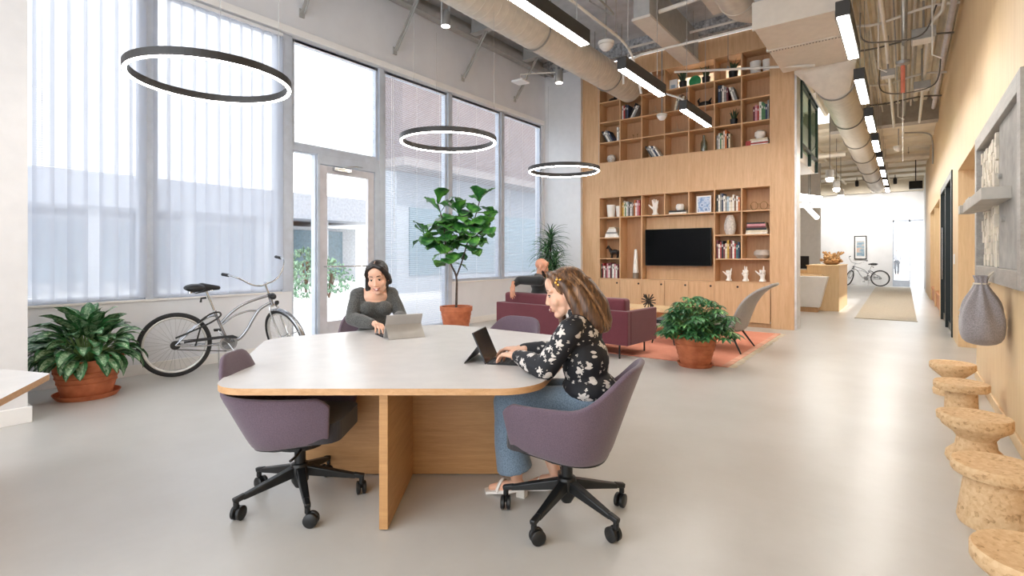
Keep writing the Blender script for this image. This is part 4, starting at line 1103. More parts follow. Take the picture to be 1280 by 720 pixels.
# rug
rg = thing('rug', 'coral flat woven rug with a cream fringe under the seating group', 'rug', (-3.2, 8.3, 0))
def rug_mat():
    m, t, b, oo = nt('coral woven rug')
    f = noise(t, coords(t, (1, 30, 1)), 6, 4); g = noise(t, coords(t), 1.6, 3)
    a = t.nodes.new('ShaderNodeMath'); a.operation = 'MULTIPLY_ADD'; a.inputs[1].default_value = .6
    t.links.new(g, a.inputs[0]); t.links.new(f, a.inputs[2])
    t.links.new(ramp(t, a.outputs[0], [(.5, 'c8785f'), (1.0, 'df9a80')]), b.inputs['Base Color']); b.inputs['Roughness'].default_value = .95
    bump(t, b, f, .3, .004); return m
m = MB(); m.box(-4.9, -1.72, 6.62, 10.0, .001, .010); m.build('woven_field', rug_mat(), rg, world=True)
m = MB()
for i in range(150):
    y = 6.63 + i * .0225; j = rnd.uniform(-.02, .02); ln = rnd.uniform(.07, .11)
    m.add([(-1.72, y, .008), (-1.72, y + .012, .008), (-1.72 + ln, y + .012 + j, .003), (-1.72 + ln, y + j, .003)], [(0, 1, 2, 3)])
m.build('fringe', mat('cream cotton fringe', 'ddd0b8', .95), rg, world=True, solid=.003)
m = MB(); m.box(-1.78, -1.70, 6.62, 10.0, .002, .013); m.build('end_band', mat('pale coral band', 'd9a48c', .95), rg, world=True)
# lounge chair
GREYF = fabric('grey mesh fabric', '87837f', 'a39e99', 150)
lc = thing('lounge_chair', 'high backed grey lounge chair with black legs behind the leafy pot', 'armchair', (-1.9, 7.97, .012))
prof = smooth_path([(-2.66, .35), (-2.35, .40), (-2.05, .33), (-1.86, .30), (-1.78, .48), (-1.70, .68), (-1.58, .85), (-1.42, .965)], 6)
wid = lambda u: .36 + .04 * math.sin(u * PI) - .14 * max(0, (u - .6) / .4) ** 1.5
vs = []; fs = []; K = len(prof); NW = 12
for i, p in enumerate(prof):
    u = i / (K - 1)
    for j in range(NW + 1):
        v = j / NW * 2 - 1
        wing = .13 * abs(v) ** 3 * math.sin(min(1, u * 1.05) * PI) ** .7
        vs.append((p.x - wing * (.3 + .7 * u), 7.97 + v * wid(u), p.y + wing * (1.0 - u) * .9))
for i in range(K - 1):
    for j in range(NW): a = i * (NW + 1) + j; fs.append((a, a + 1, a + NW + 2, a + NW + 1))
m = MB(); m.add(vs, fs, 0, True); m.build('shell', GREYF, lc, world=True, solid=.035, bevel=.01)
m = MB(); m.prism(round_poly([(-2.6, 7.68), (-1.95, 7.7), (-1.95, 8.24), (-2.6, 8.26)], .06, 5), .39, .45); m.build('seat_cushion', CUSH, lc, world=True, bevel=.02)
for x0, y0, x1, y1 in ((-1.98, 7.72, -1.78, 7.57), (-1.98, 8.22, -1.78, 8.37), (-2.4, 7.75, -2.62, 7.6), (-2.4, 8.19, -2.62, 8.34)):
    m = MB(); m.tube([(x0, y0, .34), (x1, y1, .012)], [.017, .011], 10); m.build('leg', BLACK, lc, world=True)
m = MB(); m.box(-2.45, -1.93, 7.70, 8.24, .30, .325); m.build('seat_frame', BLACK, lc, world=True)
ot = thing('ottoman', 'low ottoman with a black cushion and black legs beside the sofa arm', 'ottoman', (-2.85, 8.08, .012))
m = MB(); m.prism(round_poly([(-3.16, 7.72), (-2.72, 7.72), (-2.72, 8.42), (-3.16, 8.42)], .07, 5), .29, .32); m.build('tray', mat('pale grey shell', 'b9b5b0', .5), ot, world=True, bevel=.006)
m = MB(); m.prism(round_poly([(-3.13, 7.75), (-2.75, 7.75), (-2.75, 8.39), (-3.13, 8.39)], .07, 5), .32, .375); m.build('cushion', CUSH, ot, world=True, bevel=.02)
for x, y in ((-3.05, 7.8), (-2.82, 7.8), (-3.05, 8.34), (-2.82, 8.34)):
    m = MB(); m.tube([(x, y, .29), (x + (-.06 if x < -2.9 else .06), y + (-.06 if y < 8 else .06), .012)], [.016, .011], 10); m.build('leg', BLACK, ot, world=True)
ct = thing('coffee_table', 'low pale oak coffee table behind the sofa arm', 'table', (-3.85, 8.95, .012))
m = MB(); m.prism(round_poly([(-4.6, 8.55), (-3.12, 8.55), (-3.12, 9.35), (-4.6, 9.35)], .05, 5), .40, .44); m.build('tabletop', BIRCH, ct, world=True, bevel=.004)
for x in (-4.5, -3.26):
    m = MB(); m.box(x, x + .05, 8.62, 9.28, .012, .40); m.build('leg_panel', BIRCH, ct, world=True, bevel=.004)
m = MB(); m.box(-4.45, -3.26, 8.9, 8.95, .1, .40); m.build('stretcher_panel', BIRCH, ct, world=True)
st = thing('star_sculpture', 'dark spiky star of crossed rods on the coffee table', 'sculpture', (-3.62, 8.85, .555))
r5 = random.Random(4)
for i in range(8):
    a = R(i * 22.5 + 11); tilt = r5.uniform(-.5, .5); v = Vector((math.cos(a) * math.cos(tilt), math.sin(tilt), math.sin(a) * math.cos(tilt))) * .155
    v.z = max(-.108, min(.12, v.z))
    m = MB(); m.bar(-v, v, .016, .016); m.build('rod', DARKB, st)

# ---------------------------------------------------------------- cork stools
def cork():
    m, t, b, oo = nt('cork')
    v = coords(t); vo = t.nodes.new('ShaderNodeTexVoronoi'); vo.inputs['Scale'].default_value = 55; t.links.new(v, vo.inputs['Vector'])
    f = noise(t, v, 38, 5, .7); bw = t.nodes.new('ShaderNodeRGBToBW'); t.links.new(vo.outputs['Color'], bw.inputs[0])
    a = t.nodes.new('ShaderNodeMath'); a.operation = 'MULTIPLY_ADD'; a.inputs[1].default_value = .45; t.links.new(bw.outputs[0], a.inputs[0]); t.links.new(f, a.inputs[2])
    t.links.new(ramp(t, a.outputs[0], [(.42, 'a5825a'), (.58, 'd0ab80'), (.95, 'dfc096')]), b.inputs['Base Color']); b.inputs['Roughness'].default_value = .85
    bump(t, b, f, .25, .004); return m
CORKM = cork()
ck = [(6.65, [(0, 0), (.15, 0), (.155, .04), (.15, .055), (.085, .10), (.08, .16), (.17, .245), (.18, .26), (.18, .30), (.173, .31), (.1, .305), (0, .30)], 'farthest cork stool, flat rimmed with a narrow waist'),
      (5.68, [(0, 0), (.16, 0), (.165, .05), (.155, .06), (.11, .07), (.105, .245), (.175, .25), (.182, .26), (.182, .30), (.175, .31), (.1, .305), (0, .30)], 'second cork stool from the far end, disc on a straight column'),
      (4.56, [(0, 0), (.15, 0), (.16, .02), (.155, .055), (.11, .10), (.10, .16), (.12, .19), (.178, .235), (.184, .25), (.184, .30), (.178, .31), (.1, .305), (0, .30)], 'middle cork stool, thick conical top on a flared foot'),
      (3.55, [(0, 0), (.155, 0), (.162, .02), (.13, .25), (.18, .255), (.186, .265), (.186, .302), (.18, .31), (.1, .304), (0, .30)], 'second cork stool from the camera, disc on a broad drum'),
      (2.55, [(0, 0), (.14, 0), (.15, .03), (.12, .2), (.175, .245), (.186, .26), (.186, .302), (.18, .31), (.12, .302), (0, .296)], 'nearest cork stool, cut by the bottom right corner')]
for y, p, lab in ck:
    m = MB(); m.lathe(p, n=48); o2 = m.build('cork_stool', CORKM, loc=(.375, y, 0)); tag(o2, lab, 'stool', 'cork stools along the maple wall')

# ---------------------------------------------------------------- things on the maple wall
GREYW = wood('weathered grey wood', '8b8680', 'aaa59e', grain=(6, 1.2, 6)); GREYL = mat('pale grey plank', '9d9993', .7, var=.08)
af = thing('wall_art', 'large grey framed relief of wooden blocks with a small ledge', 'wall art', (XR, 5.55, 1.8))
Y0, Y1, Z0, Z1, fw, fd_ = 4.3, 6.8, 1.14, 2.475, .12, .09
for a in ((XR - fd_, XR - .001, Y0, Y0 + fw, Z0, Z1), (XR - fd_, XR - .001, Y1 - fw, Y1, Z0, Z1), (XR - fd_, XR - .001, Y0 + fw, Y1 - fw, Z0, Z0 + fw), (XR - fd_, XR - .001, Y0 + fw, Y1 - fw, Z1 - fw, Z1)):
    m = MB(); m.box(*a); m.build('frame_bar', GREYW, af, world=True, bevel=.004)
m = MB(); m.box(XR - .02, XR - .001, Y0 + fw, Y1 - fw, Z0 + fw, Z1 - fw); m.build('backing', mat('dark backing board', '55524e', .8), af, world=True)
m = MB(); m.box(XR - .055, XR - .02, Y0 + fw, 5.48, Z0 + fw, Z1 - fw); m.build('plain_plank', GREYL, af, world=True, bevel=.003)
m = MB(); r6 = random.Random(9); bw, bh = .075, .105
for i in range(15):
    for j in range(10):
        y = 5.50 + i * bw; z = Z0 + fw + j * bh + (i % 2) * bh / 2
        if z + bh > Z1 - fw or y + bw > Y1 - fw + .01: continue
        edge = i < 2 + (3 - abs(j - 5)) // 2
        m.box(XR - .035 - r6.uniform(0, .03) - (.02 if edge else 0), XR - .02, y + .001, y + bw - .001, z + .001, z + bh - .001)
m.build('wood_blocks', mat('pale weathered block', 'cfc5b4', .7, var=.12, scale=6), af, world=True, bevel=.002, seg=1)
m = MB(); m.box(XR - .21, XR - .03, 4.9, 6.3, 1.745, 1.83); m.box(XR - .235, XR - .12, 6.3, 6.46, 1.74, 1.815); m.box(XR - .20, XR - .08, 5.9, 6.25, 1.83, 1.855)
m.build('ledge', mat('pale ash ledge', 'b5aea4', .6, var=.05), af, world=True, bevel=.004)
for y, z in ((5.2, 1.62), (5.35, 1.95)):
    m = MB(); m.lathe([(0, -.02), (.02, -.02), (.02, 0)], (XR - .055, y, z), 14, axis='x'); m.build('round_peg', GREYL, af, world=True)
BAGM = fabric('grey brown canvas', '7d7677', '9a9394', 120)
bg_ = thing('drawstring_bag', 'grey canvas drawstring bag hanging below the framed relief', 'bag', (XR - .16, 5.45, .66))
m = MB(); n = 40; vs = []; prof = [(.03, 0), (.12, .010), (.18, .06), (.20, .14), (.185, .22), (.15, .30), (.105, .37), (.065, .425), (.04, .47), (.038, .50), (.055, .54)]
for r_, z in prof:
    for j in range(n):
        a = 2 * PI * j / n; w = 1 + (.15 * math.sin(a * 8 + z * 5) * min(1, max(0, (z - .12) / .22)) + .05 * math.sin(a * 3 + z * 9))
        vs.append((max(-.15, min(.15, r_ * w * math.cos(a))) * .85, r_ * w * math.sin(a) * 1.15, z))
m.add(vs, [(i * n + j, i * n + (j + 1) % n, (i + 1) * n + (j + 1) % n, (i + 1) * n + j) for i in range(len(prof) - 1) for j in range(n)], 0, True); m.add(vs[:n], [tuple(range(n - 1, -1, -1))])
m.build('bag_body', BAGM, bg_, solid=.003, subd=1)
ROPE = mat('cotton cord', 'cfc4b0', .9)
m = MB(); m.tube(arc((0, 0, .475), .046, 0, 2 * PI, 20)[:-1], .007, 6, closed=True); m.tube([(-.04, .03, .475), (-.085, .07, .36), (-.11, .09, .24), (-.13, .1, .2)], .005, 6); m.tube([(-.04, .01, .475), (-.10, .03, .33), (-.13, .05, .25)], .005, 6)
m.build('drawcord', ROPE, bg_)
m = MB(); m.tube([(0, .035, .48), (.06, .02, .56), (.11, 0, .6), (.06, -.02, .56), (0, -.035, .48)], .006, 6); m.build('hang_loop', ROPE, bg_)
hk = thing('coat_hook', 'small steel hook holding the canvas bag', 'hook', (XR - .05, 5.45, 1.25))
m = MB(); m.tube([(.049, 0, 0), (0, 0, 0), (-.02, 0, .012)], .007, 8); m.build('hook_rod', CHROME, hk)
m = MB(); m.lathe([(0, .044), (.02, .044), (.02, .05)], n=14, axis='x'); m.build('hook_plate', CHROME, hk)
sw = thing('switch_plate', 'white switch plate between maple recess and dark door', 'switch', (XR - .006, 10.9, 1.3))
m = MB(); m.box(-.004, .006, -.09, .09, -.08, .08); m.build('plate', TRIMW, sw, bevel=.003)
m = MB(); m.box(-.008, -.004, -.03, .03, -.045, .045); m.build('rocker', TRIMW, sw, bevel=.002)

# dark glazed doors in the maple wall
DG = mat('dark green black steel', '18211f', .35, .2)
d2 = bpy.data.objects.new('door_2', None); C.objects.link(d2); d2.location = (XR + .05, 12.9, 0); ORIG['door_2'] = (tuple(d2.location), 0)
struct(d2, 'dark steel door pair in the maple wall', 'door')
for a in ((11.3, 11.42), (12.86, 13.0), (14.43, 14.55)):
    m = MB(); m.box(XR - .02, XR + .12, a[0], a[1], 0, 2.78); m.build('steel_post', DG, d2, world=True, bevel=.004)
m = MB(); m.box(XR - .02, XR + .12, 11.42, 14.43, 2.66, 2.78); m.box(XR + .02, XR + .1, 11.42, 14.43, .0, .14); m.build('steel_rail', DG, d2, world=True, bevel=.004)
m = MB(); m.box(XR + .05, XR + .07, 11.42, 14.43, .14, 2.66); m.build('dark_pane', mat('dark tinted glass', '1b2a2a', .08, var=0), d2, world=True)
m = MB(); m.tube([(XR - .05, 13.1, .9), (XR - .05, 13.1, 1.9)], .014, 8); m.build('pull_handle', CHROME, d2, world=True)
# bench niches
nz = thing('bench_niche', 'maple bench niches with olive backs far along the right wall', 'built-in bench', (XR + .3, 18, 0))
m = MB(); m.box(XR + .75, XR + .8, 15.3, 20.8, 0, 2.66); m.build('olive_back', fabric('olive felt', '8d8a55', 'a19d68', 60), nz, world=True)
m = MB(); m.box(XR + .02, XR + .75, 15.4, 20.7, .36, .42); m.box(XR + .04, XR + .06, 15.4, 20.7, .02, .36); m.build('bench_seat', wood('warm oak bench', 'b5703c', 'cc8a52'), nz, world=True, bevel=.004)
for y in (15.43, 18.0, 20.62):
    m = MB(); m.box(XR + .005, XR + .75, y, y + .06, .0, 2.64); m.build('divider', BIRCH, nz, world=True)
for i, (y, c, lab) in enumerate(((16.1, '6d6a68', 'grey cushion nearest the camera in the bench niches'), (16.9, '9a6a4a', 'brown cushion in the middle of the bench niches'), (18.8, '77706c', 'grey cushion farthest along the bench niches'))):
    t = thing('cushion', lab, 'cushion', (XR + .42, y, .42), 0, 'bench cushions')
    m = MB(); m.cbox((0, 0, .21), (.16, .46, .42), (0, .25, 0)); m.build('cushion_cover', fabric('cushion cloth ' + c, c, c), t, bevel=.06, seg=4)
    m = MB(); m.tube([(-.1, -.2, .06), (-.1, .2, .06)], .008, 6); m.build('piping', fabric('cushion cloth ' + c, c, c), t)

# ---------------------------------------------------------------- reception, balcony, far hall
WHD = mat('white desk laminate', 'efeeec', .35, var=.01)
rd = thing('reception_desk', 'white fronted reception desk with a taller oak end block', 'desk', (-2.2, 15.5, 0))
m = MB(); vs = [(-4.2, 14.35, .12), (-1.62, 14.35, .12), (-1.44, 14.25, .86), (-4.2, 14.25, .86), (-4.2, 14.6, .12), (-1.62, 14.6, .12), (-1.44, 14.6, .86), (-4.2, 14.6, .86)]
m.add(vs, [(0, 1, 2, 3), (5, 4, 7, 6), (1, 5, 6, 2), (4, 0, 3, 7), (3, 2, 6, 7), (0, 4, 5, 1)]); m.build('front_panel', WHD, rd, world=True, bevel=.006)
m = MB(); m.box(-4.2, -1.66, 14.4, 14.7, .0, .12); m.build('plinth', OAKW, rd, world=True)
m = MB(); m.box(-4.2, -1.60, 14.6, 15.1, .86, .90); m.box(-4.2, -1.9, 15.02, 15.1, .90, 1.0); m.build('work_ledge', BIRCH, rd, world=True, bevel=.004)
m = MB(); m.box(-1.95, -1.27, 14.9, 17.2, .0, 1.10); m.build('end_block', BIRCH, rd, world=True, bevel=.006)
m = MB(); m.box(-1.97, -1.25, 14.88, 17.22, 1.10, 1.125); m.build('block_top', BIRCH, rd, world=True, bevel=.003)
r7 = random.Random(12)
dv = thing('dried_flower_bowl', 'bowl of dried brown flowers on the oak desk block', 'dried flowers', (-1.5, 15.7, 1.125))
m = MB(); m.lathe([(0, 0), (.12, 0), (.22, .07), (.21, .075), (.1, .015), (0, .015)], n=24); m.build('bowl', mat('tan bowl', 'a9845c', .6), dv)
m = MB()
for i in range(70):
    a = r7.uniform(0, 2 * PI); rr = r7.uniform(0, .24); z = .08 + r7.uniform(0, .16) * (1 - rr * 2)
    m.ell((rr * math.cos(a), rr * math.sin(a), z), (r7.uniform(.02, .045),) * 3, nu=7, nv=5)
m.build('flower_heads', mat('dried flower heads', 'b08a5e', .9, var=.3), dv)
dv2 = thing('dried_flower_bowl', 'second heap of dried stems farther along the oak desk block', 'dried flowers', (-1.55, 16.6, 1.125))
m = MB(); m.lathe([(0, 0), (.08, 0), (.12, .12), (.11, .125), (.07, .01), (0, .01)], n=20); m.build('vase', mat('tan bowl', 'a9845c', .6), dv2)
m = MB()
for i in range(24):
    a = r7.uniform(0, 2 * PI); l = r7.uniform(.1, .3); m.tube([(0, 0, .08), (l * .4 * math.cos(a), l * .4 * math.sin(a), .2), (l * math.cos(a), l * math.sin(a), .18 + r7.uniform(0, .16))], [.006, .006, .03], 5)
m.build('stems', mat('dried flower heads', 'b08a5e', .9), dv2)
lm = thing('desk_monitor', 'dark monitor behind the reception desk front', 'monitor', (-2.25, 15.45, .90))
m = MB(); m.box(-.28, .28, -.02, .02, .12, .45); m.build('display', BLACK, lm, bevel=.006)
m = MB(); m.box(-.03, .03, .0, .03, .0, .2); m.box(-.12, .12, -.08, .1, 0, .012); m.build('stand', BLACK, lm)
dc = thing('desk_chair', 'brown leather chair behind the reception desk', 'chair', (-1.95, 18.3, 0))
m = MB(); m.prism(round_poly([(-.25, -.25), (.25, -.25), (.25, .25), (-.25, .25)], .08, 5), .42, .50); m.build('seat', mat('brown leather', '5a3d2c', .5), dc, bevel=.02)
m = MB(); m.cbox((0, .24, .78), (.46, .06, .5), (-.15, 0, 0)); m.build('backrest', mat('brown leather', '5a3d2c', .5), dc, bevel=.025)
for x in (-.2, .2):
    for y in (-.2, .2): m = MB(); m.tube([(x, y, .42), (x * 1.15, y * 1.15, 0)], .014, 8); m.build('leg', BLACK, dc)
# stair rail at the desk
sr = thing('stair_railing', 'black stair railing rising behind the white desk front', 'railing', (-2.9, 17.6, 0))
m = MB(); m.tube([(-3.6, 17.6, 1.9), (-2.5, 17.6, 1.1), (-2.3, 17.6, 1.1)], .025, 8); m.build('handrail', BLACK, sr, world=True)
for x, z in ((-3.3, 1.66), (-2.9, 1.38), (-2.5, 1.1), (-2.3, 1.1)):
    m = MB(); m.tube([(x, 17.6, 0), (x, 17.6, z)], .018, 6); m.build('baluster', BLACK, sr, world=True)
# balcony
m = MB(); m.box(-7.1, -1.62, 11.2, 13.5, 3.2, 3.42)
struct(m.build('slab_mezzanine', SOFF), 'mezzanine floor slab behind the bookcase', 'slab')
m = MB(); m.box(-7.1, -1.60, 13.55, 13.7, 3.42, 5.3)
struct(m.build('wall_mezzanine', WHITE), 'white wall behind the mezzanine railing', 'wall')
DGR = mat('dark green railing steel', '16302a', .4, .2)
br = thing('balcony_railing', 'glass balcony railing with dark green posts above the passage', 'railing', (-1.55, 12.2, 3.42))
for y in (11.22, 12.35, 13.42):
    m = MB(); m.box(-1.60, -1.54, y - .03, y + .03, 3.2, 4.68); m.build('post', DGR, br, world=True, bevel=.003)
m = MB(); m.box(-1.62, -1.52, 11.15, 13.48, 4.66, 4.71); m.build('top_rail', CHROME, br, world=True, bevel=.004)
m = MB(); m.box(-1.60, -1.54, 11.2, 13.45, 3.44, 3.50); m.box(-1.59, -1.55, 11.2, 13.45, 4.58, 4.62); m.build('lower_rail', DGR, br, world=True)
for y0, y1 in ((11.26, 12.31), (12.40, 13.38)):
    m = MB(); m.box(-1.575, -1.565, y0, y1, 3.5, 4.6); m.build('glass_panel', glassm('greenish railing glass', 'd3e6de', .3), br, world=True)
m = MB(); m.box(-3.6, -1.6, 13.42, 13.46, 3.5, 4.6); m.build('end_glass', glassm('greenish railing glass', 'd3e6de'), br, world=True)
# far hall
er = thing('entrance_mat', 'pale beige runner rug in the far hall', 'rug', (-.37, 20.5, 0))
m = MB(); m.add([(-.86, 13.6, .008), (.21, 13.6, .008), (.21, 27.8, .008), (-1.0, 27.8, .008), (-.86, 13.6, .001), (.21, 13.6, .001), (.21, 27.8, .001), (-1.0, 27.8, .001)], [(0, 1, 2, 3), (4, 5, 1, 0), (5, 6, 2, 1), (6, 7, 3, 2), (7, 4, 0, 3)]); m.build('woven_field', mat('beige woven runner', 'c9c0b0', .95, var=.05, scale=30), er, world=True)
m = MB(); m.box(-.87, .22, 13.55, 13.63, .001, .010); m.build('bound_edge', mat('beige rug edge', 'b3a892', .95), er, world=True)
pf = thing('framed_poster', 'narrow black framed poster on the white far wall', 'picture', (-1.62, 28.93, 1.74))
m = MB()
for a in ((-.24, -.205, -.54, .54), (.205, .24, -.54, .54), (-.205, .205, -.54, -.505), (-.205, .205, .505, .54)): m.box(a[0], a[1], -.03, .015, a[2], a[3])
m.build('frame', BLACK, pf)
m = MB(); m.box(-.205, .205, -.012, -.006, -.505, .505); m.build('mat_board', TRIMW, pf)
mm, tt, bb, oo = nt('soft landscape print'); nn = noise(tt, coords(tt, (3, 1, 7)), 1.2, 4)
tt.links.new(ramp(tt, nn, [(.3, '5c7fa0'), (.5, '9fb3bd'), (.62, 'd9b9a5'), (.75, '7d93a8')]), bb.inputs['Base Color'])
m = MB(); m.box(-.15, .15, -.016, -.012, -.4, .3); m.build('print', mm, pf)
d3 = bpy.data.objects.new('door_3', None); C.objects.link(d3); d3.location = (.2, 28.9, 0); ORIG['door_3'] = (tuple(d3.location), 0)
struct(d3, 'glass street door at the end of the hall', 'door')
m = MB()
for x in (-.42, .16, .80): m.box(x, x + .05, 28.9, 29.0, 0, 2.95)
m.box(-.42, .85, 28.9, 29.0, 2.86, 2.95); m.box(-.37, .16, 28.93, 28.97, 0, .28); m.build('door_frame', ALU, d3, world=True)
m = MB(); m.box(-.37, .16, 28.945, 28.955, .28, 2.86); m.box(.21, .80, 28.945, 28.955, .0, 2.86); m.build('glass_pane', GLASS, d3, world=True)
m = MB(); m.tube([(.1, 28.88, .9), (.1, 28.88, 1.4)], .015, 8); m.build('pull_handle', CHROME, d3, world=True)

# ---------------------------------------------------------------- outside, seen through glass and blinds
def building(name, label, x0, x1, y0, y1, z0, z1, m_, bands):
    t = thing(name, label, 'building', ((x0 + x1) / 2, (y0 + y1) / 2, 0))
    m = MB(); m.box(x0, x1, y0, y1, z0, z1); m.build('wall_block', m_, t, world=True)
    for nm, mt, a in bands: m = MB(); m.box(*a); m.build(nm, mt, t, world=True)
    return t
BRN = mat('mauve brown cladding', '6e5f5c', .8, var=.05, scale=1); GRYB = mat('grey cladding', 'a4aab2', .8, var=.05); GLZ = mat('grey blue glazing', '6f8590', .2)
building('office_building', 'mauve brown office block seen behind the full length blind', -15.2, -14.0, 12.3, 24, 4.7, 16, BRN,
         [('lower_storey', GRYB, (-16, -15.0, 12.9, 24, -.06, 4.7)), ('soffit_band', mat('pale soffit', '857c79', .7), (-15.2, -13.8, 12.2, 24, 4.5, 4.8)), ('glazing', GLZ, (-15.02, -14.95, 13.5, 23, .6, 3.2))])
building('pavilion', 'low pavilion with a flat canopy seen through the glass door', -40, -27, 4, 20, -.06, 3.0, mat('pale grey render', 'b9bcc0', .8),
         [('canopy', mat('grey canopy fascia', 'a9adb6', .7), (-41, -25, 2, 21, 3.3, 4.6)), ('glazing', GLZ, (-27, -26.95, 5, 19, .3, 2.8))] + [('column', mat('pale grey render', 'b9bcc0'), (-25.8, -25.4, 3 + 3.4 * i, 3.4 + 3.4 * i, -.06, 3.3)) for i in range(6)])
def shrub(loc, s, label, seed):
    r = random.Random(seed); t = thing('shrub', label, 'shrub', loc, 0, 'shrubs outside the glass door')
    m = MB()
    for i in range(260):
        a = r.uniform(0, 2 * PI); u = r.uniform(0, 1) ** .5; z = r.uniform(.15, 1) * s; rr = u * s * .7 * math.sin(min(1, z / s) * PI * .85 + .3)
        c = Vector((rr * math.cos(a), rr * math.sin(a), z)); q = Euler((r.uniform(0, 6), r.uniform(0, 6), r.uniform(0, 6))).to_matrix(); w = s * .07
        m.add([c + q @ Vector(p) * w for p in ((-1, 0, 0), (0, -.5, .2), (1, 0, 0), (0, .5, .2))], [(0, 1, 2, 3)], 0, True)
    m.build('foliage', mat('dusty green leaf', '64806a', .7, var=.3), t, solid=.004)
    m = MB()
    for i in range(5): m.tube([(0, 0, 0), (r.uniform(-.2, .2) * s, r.uniform(-.2, .2) * s, s * .7)], .02 * s, 5)
    m.build('stems', mat('brown stem', '5a4636', .8), t)
shrub((-14.5, 8.4, -.06), 1.2, 'grey green shrub outside, left of the door push bar', 1)
shrub((-15.5, 10.4, -.06), 1.3, 'grey green shrub outside the glass door, behind its middle', 2)
shrub((-18.5, 11.4, -.06), 1.7, 'taller shrub outside behind the door glass', 3)
shrub((-13.2, 7.2, -.06), .9, 'low shrub outside the sidelight', 4)
# ---------------------------------------------------------------- plants
TERRA = mat('terracotta', 'b8643f', .75, var=.08, scale=10, bmp=.05, col2='c9774f')
SOIL = mat('potting soil', '3a2c22', .95, var=.2, scale=30, bmp=.3)
def leafmat(name, a, b, scale=9, rough=.4, contrast=(.42, .58)):
    if name in _M: return _M[name]
    m, t, bs, oo = nt(name)
    f = noise(t, coords(t), scale, 4, .6, .8)
    t.links.new(ramp(t, f, [(contrast[0], a), (contrast[1], b)]), bs.inputs['Base Color'])
    bs.inputs['Roughness'].default_value = rough
    _M[name] = m; return m
def leaf(m, base, az, L, W, e0, e1, shape, mis=(0, 1, 1, 0), n=7, fold=.25, roll=0, wave=0):
    p = Vector(base); vs = []; fs = []; mi = []
    side = Vector((-math.sin(az), math.cos(az), 0)); k = len(mis)
    for i in range(n + 1):
        u = i / n; e = e0 + (e1 - e0) * u
        d = Vector((math.cos(az) * math.cos(e), math.sin(az) * math.cos(e), math.sin(e)))
        up = Vector((-math.cos(az) * math.sin(e), -math.sin(az) * math.sin(e), math.cos(e)))
        sd = side * math.cos(roll) + up * math.sin(roll); uu = up * math.cos(roll) - side * math.sin(roll)
        w = W / 2 * shape(u)
        for j in range(k + 1):
            v = j / k * 2 - 1
            vs.append(p + sd * w * v + uu * (abs(v) * w * fold + wave * w * math.sin(u * 17 + v * 2) * abs(v)))
        p = p + d * (L / n)
    for i in range(n):
        for j in range(k):
            a = i * (k + 1) + j; fs.append((a, a + 1, a + k + 2, a + k + 1)); mi.append(mis[j])
    b = len(m.v); m.v += [tuple(v) for v in vs]
    for f, q in zip(fs, mi): m.f.append(tuple(x + b for x in f)); m.mi.append(q); m.sm.append(True)
ovate = lambda u: max(.02, math.sin(PI * min(1, u ** .85)) ** .8)
strap = lambda u: (1 - u) ** .6 * min(1, .5 + u * 4) + .01
fiddle = lambda u: max(.05, (.62 + .38 * math.cos((u - .72) * 2 * PI * .95)) * min(1, u * 6 + .1) * min(1, (1 - u) * 6 + .02))
def pot(t, r0, r1, h, ridges, z0=0, rim=.05, material=TERRA, part='pot'):
    prof = [(0, z0), (r0, z0)]
    for i in range(1, 13):
        u = i / 12; r = r0 + (r1 - r0) * u ** .85; prof.append((r, z0 + (h - rim) * u))
        if i in ridges: prof += [(r + .007, z0 + (h - rim) * u + .002), (r + .007, z0 + (h - rim) * u + .012), (r, z0 + (h - rim) * u + .014)]
    prof += [(r1 + .015, z0 + h - rim + .004), (r1 + .018, z0 + h), (r1 - .012, z0 + h), (r1 - .02, z0 + h - .05), (0, z0 + h - .05)]
    m = MB(); m.lathe(prof, n=48); m.build(part, material, t)
    m = MB(); m.lathe([(0, z0 + h - .035), (r1 - .017, z0 + h - .045)], n=24); m.build('soil', SOIL, t)
def saucer(t, r, h=.045):
    m = MB(); m.lathe([(0, 0), (r * .88, 0), (r, h), (r - .012, h), (r * .86, .012), (0, .012)], n=48); m.build('saucer', TERRA, t)

r8 = random.Random(21)
t = thing('chinese_evergreen', 'bushy plant with pale patterned leaves in a terracotta pot, far left', 'potted plant', (-6.31, 1.58, 0), TURN)
saucer(t, .265); pot(t, .19, .27, .36, (5, 7, 9), .012)
m = MB(); st = MB()
for i in range(150):
    u = i / 149; az = i * 2.39996 + r8.uniform(-.3, .3)
    e = R(86 - 84 * u ** 1.1 + r8.uniform(-9, 9)); pl = (.37 - .17 * u) * r8.uniform(.7, 1.05)
    b0 = Vector((.05 * math.cos(az), .05 * math.sin(az), .34)); d = Vector((math.cos(az) * math.cos(e), math.sin(az) * math.cos(e), max(math.sin(e), .22)))
    b1 = b0 + d * pl * (1.0 if e > .6 else 1.05)
    st.tube([b0, b0.lerp(b1, .5) + Vector((0, 0, .02)), b1], .0045, 5)
    leaf(m, b1, az + r8.uniform(-.25, .25), r8.uniform(.21, .29), r8.uniform(.10, .135), e - .15, e - R(70 + 35 * u), ovate, (0, 1, 1, 0), 7, .18, r8.uniform(-.5, .5), .08)
m.build('foliage', [leafmat('dark patterned leaf', '1f4a28', '3f7a45', 18), leafmat('pale patterned leaf', '2f6638', 'aac4a0', 34, contrast=(.38, .62))], t, solid=.0015)
st.build('leaf_stalks', mat('pale green stalk', '7d9a62', .5), t)

